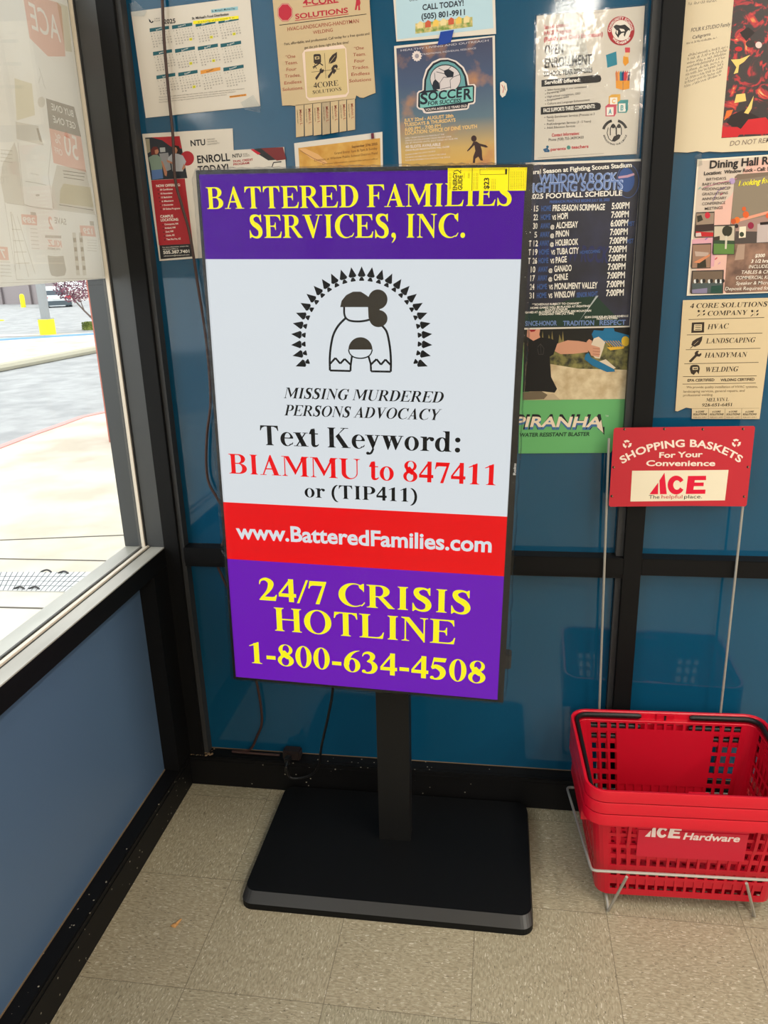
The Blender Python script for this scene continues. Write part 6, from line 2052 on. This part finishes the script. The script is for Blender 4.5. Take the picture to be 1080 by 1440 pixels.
# parked car seen from behind
def car(c_, yaw, w_):
    o = empty('parked_car', tuple(c_), yaw)
    tag(o, 'silver hatchback parked across the lot, seen from behind', 'car')
    k = w_ / 1.8
    body = mat('silver_car_paint', (196, 200, 202), 0.3, coat=0.6); dk = mat('dark_bumper_plastic', (74, 84, 90), 0.6); gl = mat('dark_car_glass', (60, 70, 78), 0.1)

    def prof(mb, pts, hw0, hw1):
        n = len(pts)
        V = [(-hw0(z) * k, y * k, z * k) for y, z in pts] + [(hw0(z) * k, y * k, z * k) for y, z in pts]
        tri = tessellate_polygon([[Vector((p[0], p[1], 0)) for p in pts]])
        F = [tuple(t) for t in tri] + [tuple(n + q for q in reversed(t)) for t in tri] + [(i, (i + 1) % n, n + (i + 1) % n, n + i) for i in range(n)]
        mb.add(V, F)
    hw = lambda z: 0.9 if z < 0.95 else 0.9 - (z - 0.95) * 0.45
    mb = MB().use(body)
    prof(mb, [(0.0, 0.35), (-0.05, 0.6), (0.02, 0.95), (0.30, 1.42), (0.6, 1.52), (1.9, 1.5), (2.7, 1.0), (3.9, 0.85), (4.1, 0.4), (4.0, 0.3), (0.1, 0.3)], hw, hw)
    mb.build('body', o)
    mb = MB().use(gl)
    mb.add([(-0.62 * k, 0.045 * k - .01, 0.98 * k), (0.62 * k, 0.045 * k - .01, 0.98 * k), (0.54 * k, 0.29 * k - .01, 1.38 * k), (-0.54 * k, 0.29 * k - .01, 1.38 * k)], [(0, 1, 2, 3)])
    mb.build('rear_window', o)
    mb = MB().use(dk); mb.box(-0.88 * k, 0.88 * k, -0.10 * k, 0.1 * k, 0.30 * k, 0.62 * k, 0.04); mb.use(body); mb.box(-0.5 * k, 0.5 * k, -0.11 * k, -0.05 * k, 0.27 * k, 0.36 * k, 0.02); mb.build('bumper', o)
    for sx in (-1, 1):
        mb = MB().use(mat('red_tail_lamp', (196, 50, 56), 0.3)); mb.prism([(sx * 0.88 * k, 0.98 * k), (sx * 0.5 * k, 0.86 * k), (sx * 0.52 * k, 0.78 * k), (sx * 0.9 * k, 0.72 * k)], 1, -0.06 * k, 0.08 * k); mb.build('tail_lamp', o)
        for y in (0.75, 3.2):
            mb = MB().use(mat('black_tyre', (30, 30, 32), 0.8)); V = []
            mb.prism([(y * k + 0.32 * k * math.cos(a * math.pi / 10), 0.32 * k + 0.32 * k * math.sin(a * math.pi / 10)) for a in range(20)], 0, sx * 0.72 * k, sx * 0.9 * k); mb.build('wheel', o)
    mb = MB().use(mat('plate_white', (220, 220, 210), 0.5)); mb.box(-0.2 * k, 0.2 * k, -0.075 * k, -0.04 * k, 0.72 * k, 0.84 * k); mb.build('number_plate', o)


c_ = lot(82, 437)
dcar = np.linalg.norm(c_ - CAM)
car(c_, math.atan2(0.515, 0.857) * 1.0, 35 / FPX * dcar)


def foliage(name, parent, centre, rad, n, size, mt, seed):
    r_ = random.Random(seed)
    V, F = [], []
    for k in range(n):
        while True:
            p = Vector((r_.uniform(-1, 1), r_.uniform(-1, 1), r_.uniform(-1, 1)))
            if 0.35 < p.length < 1: break
        q = Vector((centre[0] + p.x * rad[0], centre[1] + p.y * rad[1], centre[2] + p.z * rad[2]))
        a = Vector((r_.uniform(-1, 1), r_.uniform(-1, 1), r_.uniform(-1, 1))).normalized(); b_ = a.orthogonal().normalized()
        i = len(V)
        V += [q - a * size, q + b_ * size * .55, q + a * size, q - b_ * size * .55]
        F.append((i, i + 1, i + 2, i + 3))
    return link_mesh(name, V, F, mt, None, parent)


c_ = lot(136, 466)
k_ = np.linalg.norm(c_ - CAM) / FPX
tr_ = empty('plum_tree', tuple(c_))
tag(tr_, 'purple-leaved tree with bare branches across the street', 'tree')
W = lambda x, z: Vector((RIGHT[0] * (x - 136) * k_, RIGHT[1] * (x - 136) * k_, (466 - z) * k_))
mb = MB().use(mat('grey_bark', (110, 96, 90), 0.9))
mb.tube([W(136, 470), W(133, 450), W(124, 440), W(112, 425), W(100, 405)], [1.6 * k_, 1.4 * k_, 1.1 * k_, .8 * k_, .4 * k_], 7)
mb.tube([W(133, 450), W(134, 430), W(140, 405)], [1.2 * k_, .8 * k_, .4 * k_], 6); mb.tube([W(124, 440), W(120, 425), W(110, 418)], [.8 * k_, .6 * k_, .3 * k_], 6)
mb.build('trunk', tr_, smooth=True)
pl_ = mat('plum_leaves', (104, 62, 78), 0.8); add_noise_color(pl_, (84, 50, 66), (150, 96, 110), 3, 3)
foliage('foliage', tr_, W(116, 408), (27 * k_, 24 * k_, 22 * k_), 1500, 1.5 * k_, pl_, 5)
c_ = lot(127, 465)
k_ = np.linalg.norm(c_ - CAM) / FPX
hd = empty('shrub', tuple(c_))
tag(hd, 'small clipped green shrub at the foot of the purple tree', 'shrub')
gr_ = mat('shrub_leaves', (110, 128, 56), 0.8); add_noise_color(gr_, (86, 104, 42), (150, 160, 80), 4, 3)
mb = MB().use(gr_); mb.box(-6.5 * k_, 6.5 * k_, -6 * k_, 6 * k_, -0.05, 10 * k_, 0.05); mb.build('core', hd)
r_ = random.Random(9)
V, F = [], []
for k in range(900):
    p = [r_.uniform(-1, 1) for _ in range(3)]; ax = r_.randrange(3); p[ax] = r_.choice((-1, 1)) * r_.uniform(.95, 1.08)
    q = Vector((p[0] * 7 * k_, p[1] * 6.5 * k_, 5.2 * k_ + p[2] * 5.4 * k_)); a = Vector((r_.uniform(-1, 1), r_.uniform(-1, 1), r_.uniform(-1, 1))).normalized(); b_ = a.orthogonal()
    i = len(V); sz = .8 * k_
    V += [q - a * sz, q + b_ * sz * .6, q + a * sz, q - b_ * sz * .6]; F.append((i, i + 1, i + 2, i + 3))
link_mesh('foliage', V, F, gr_, None, hd)
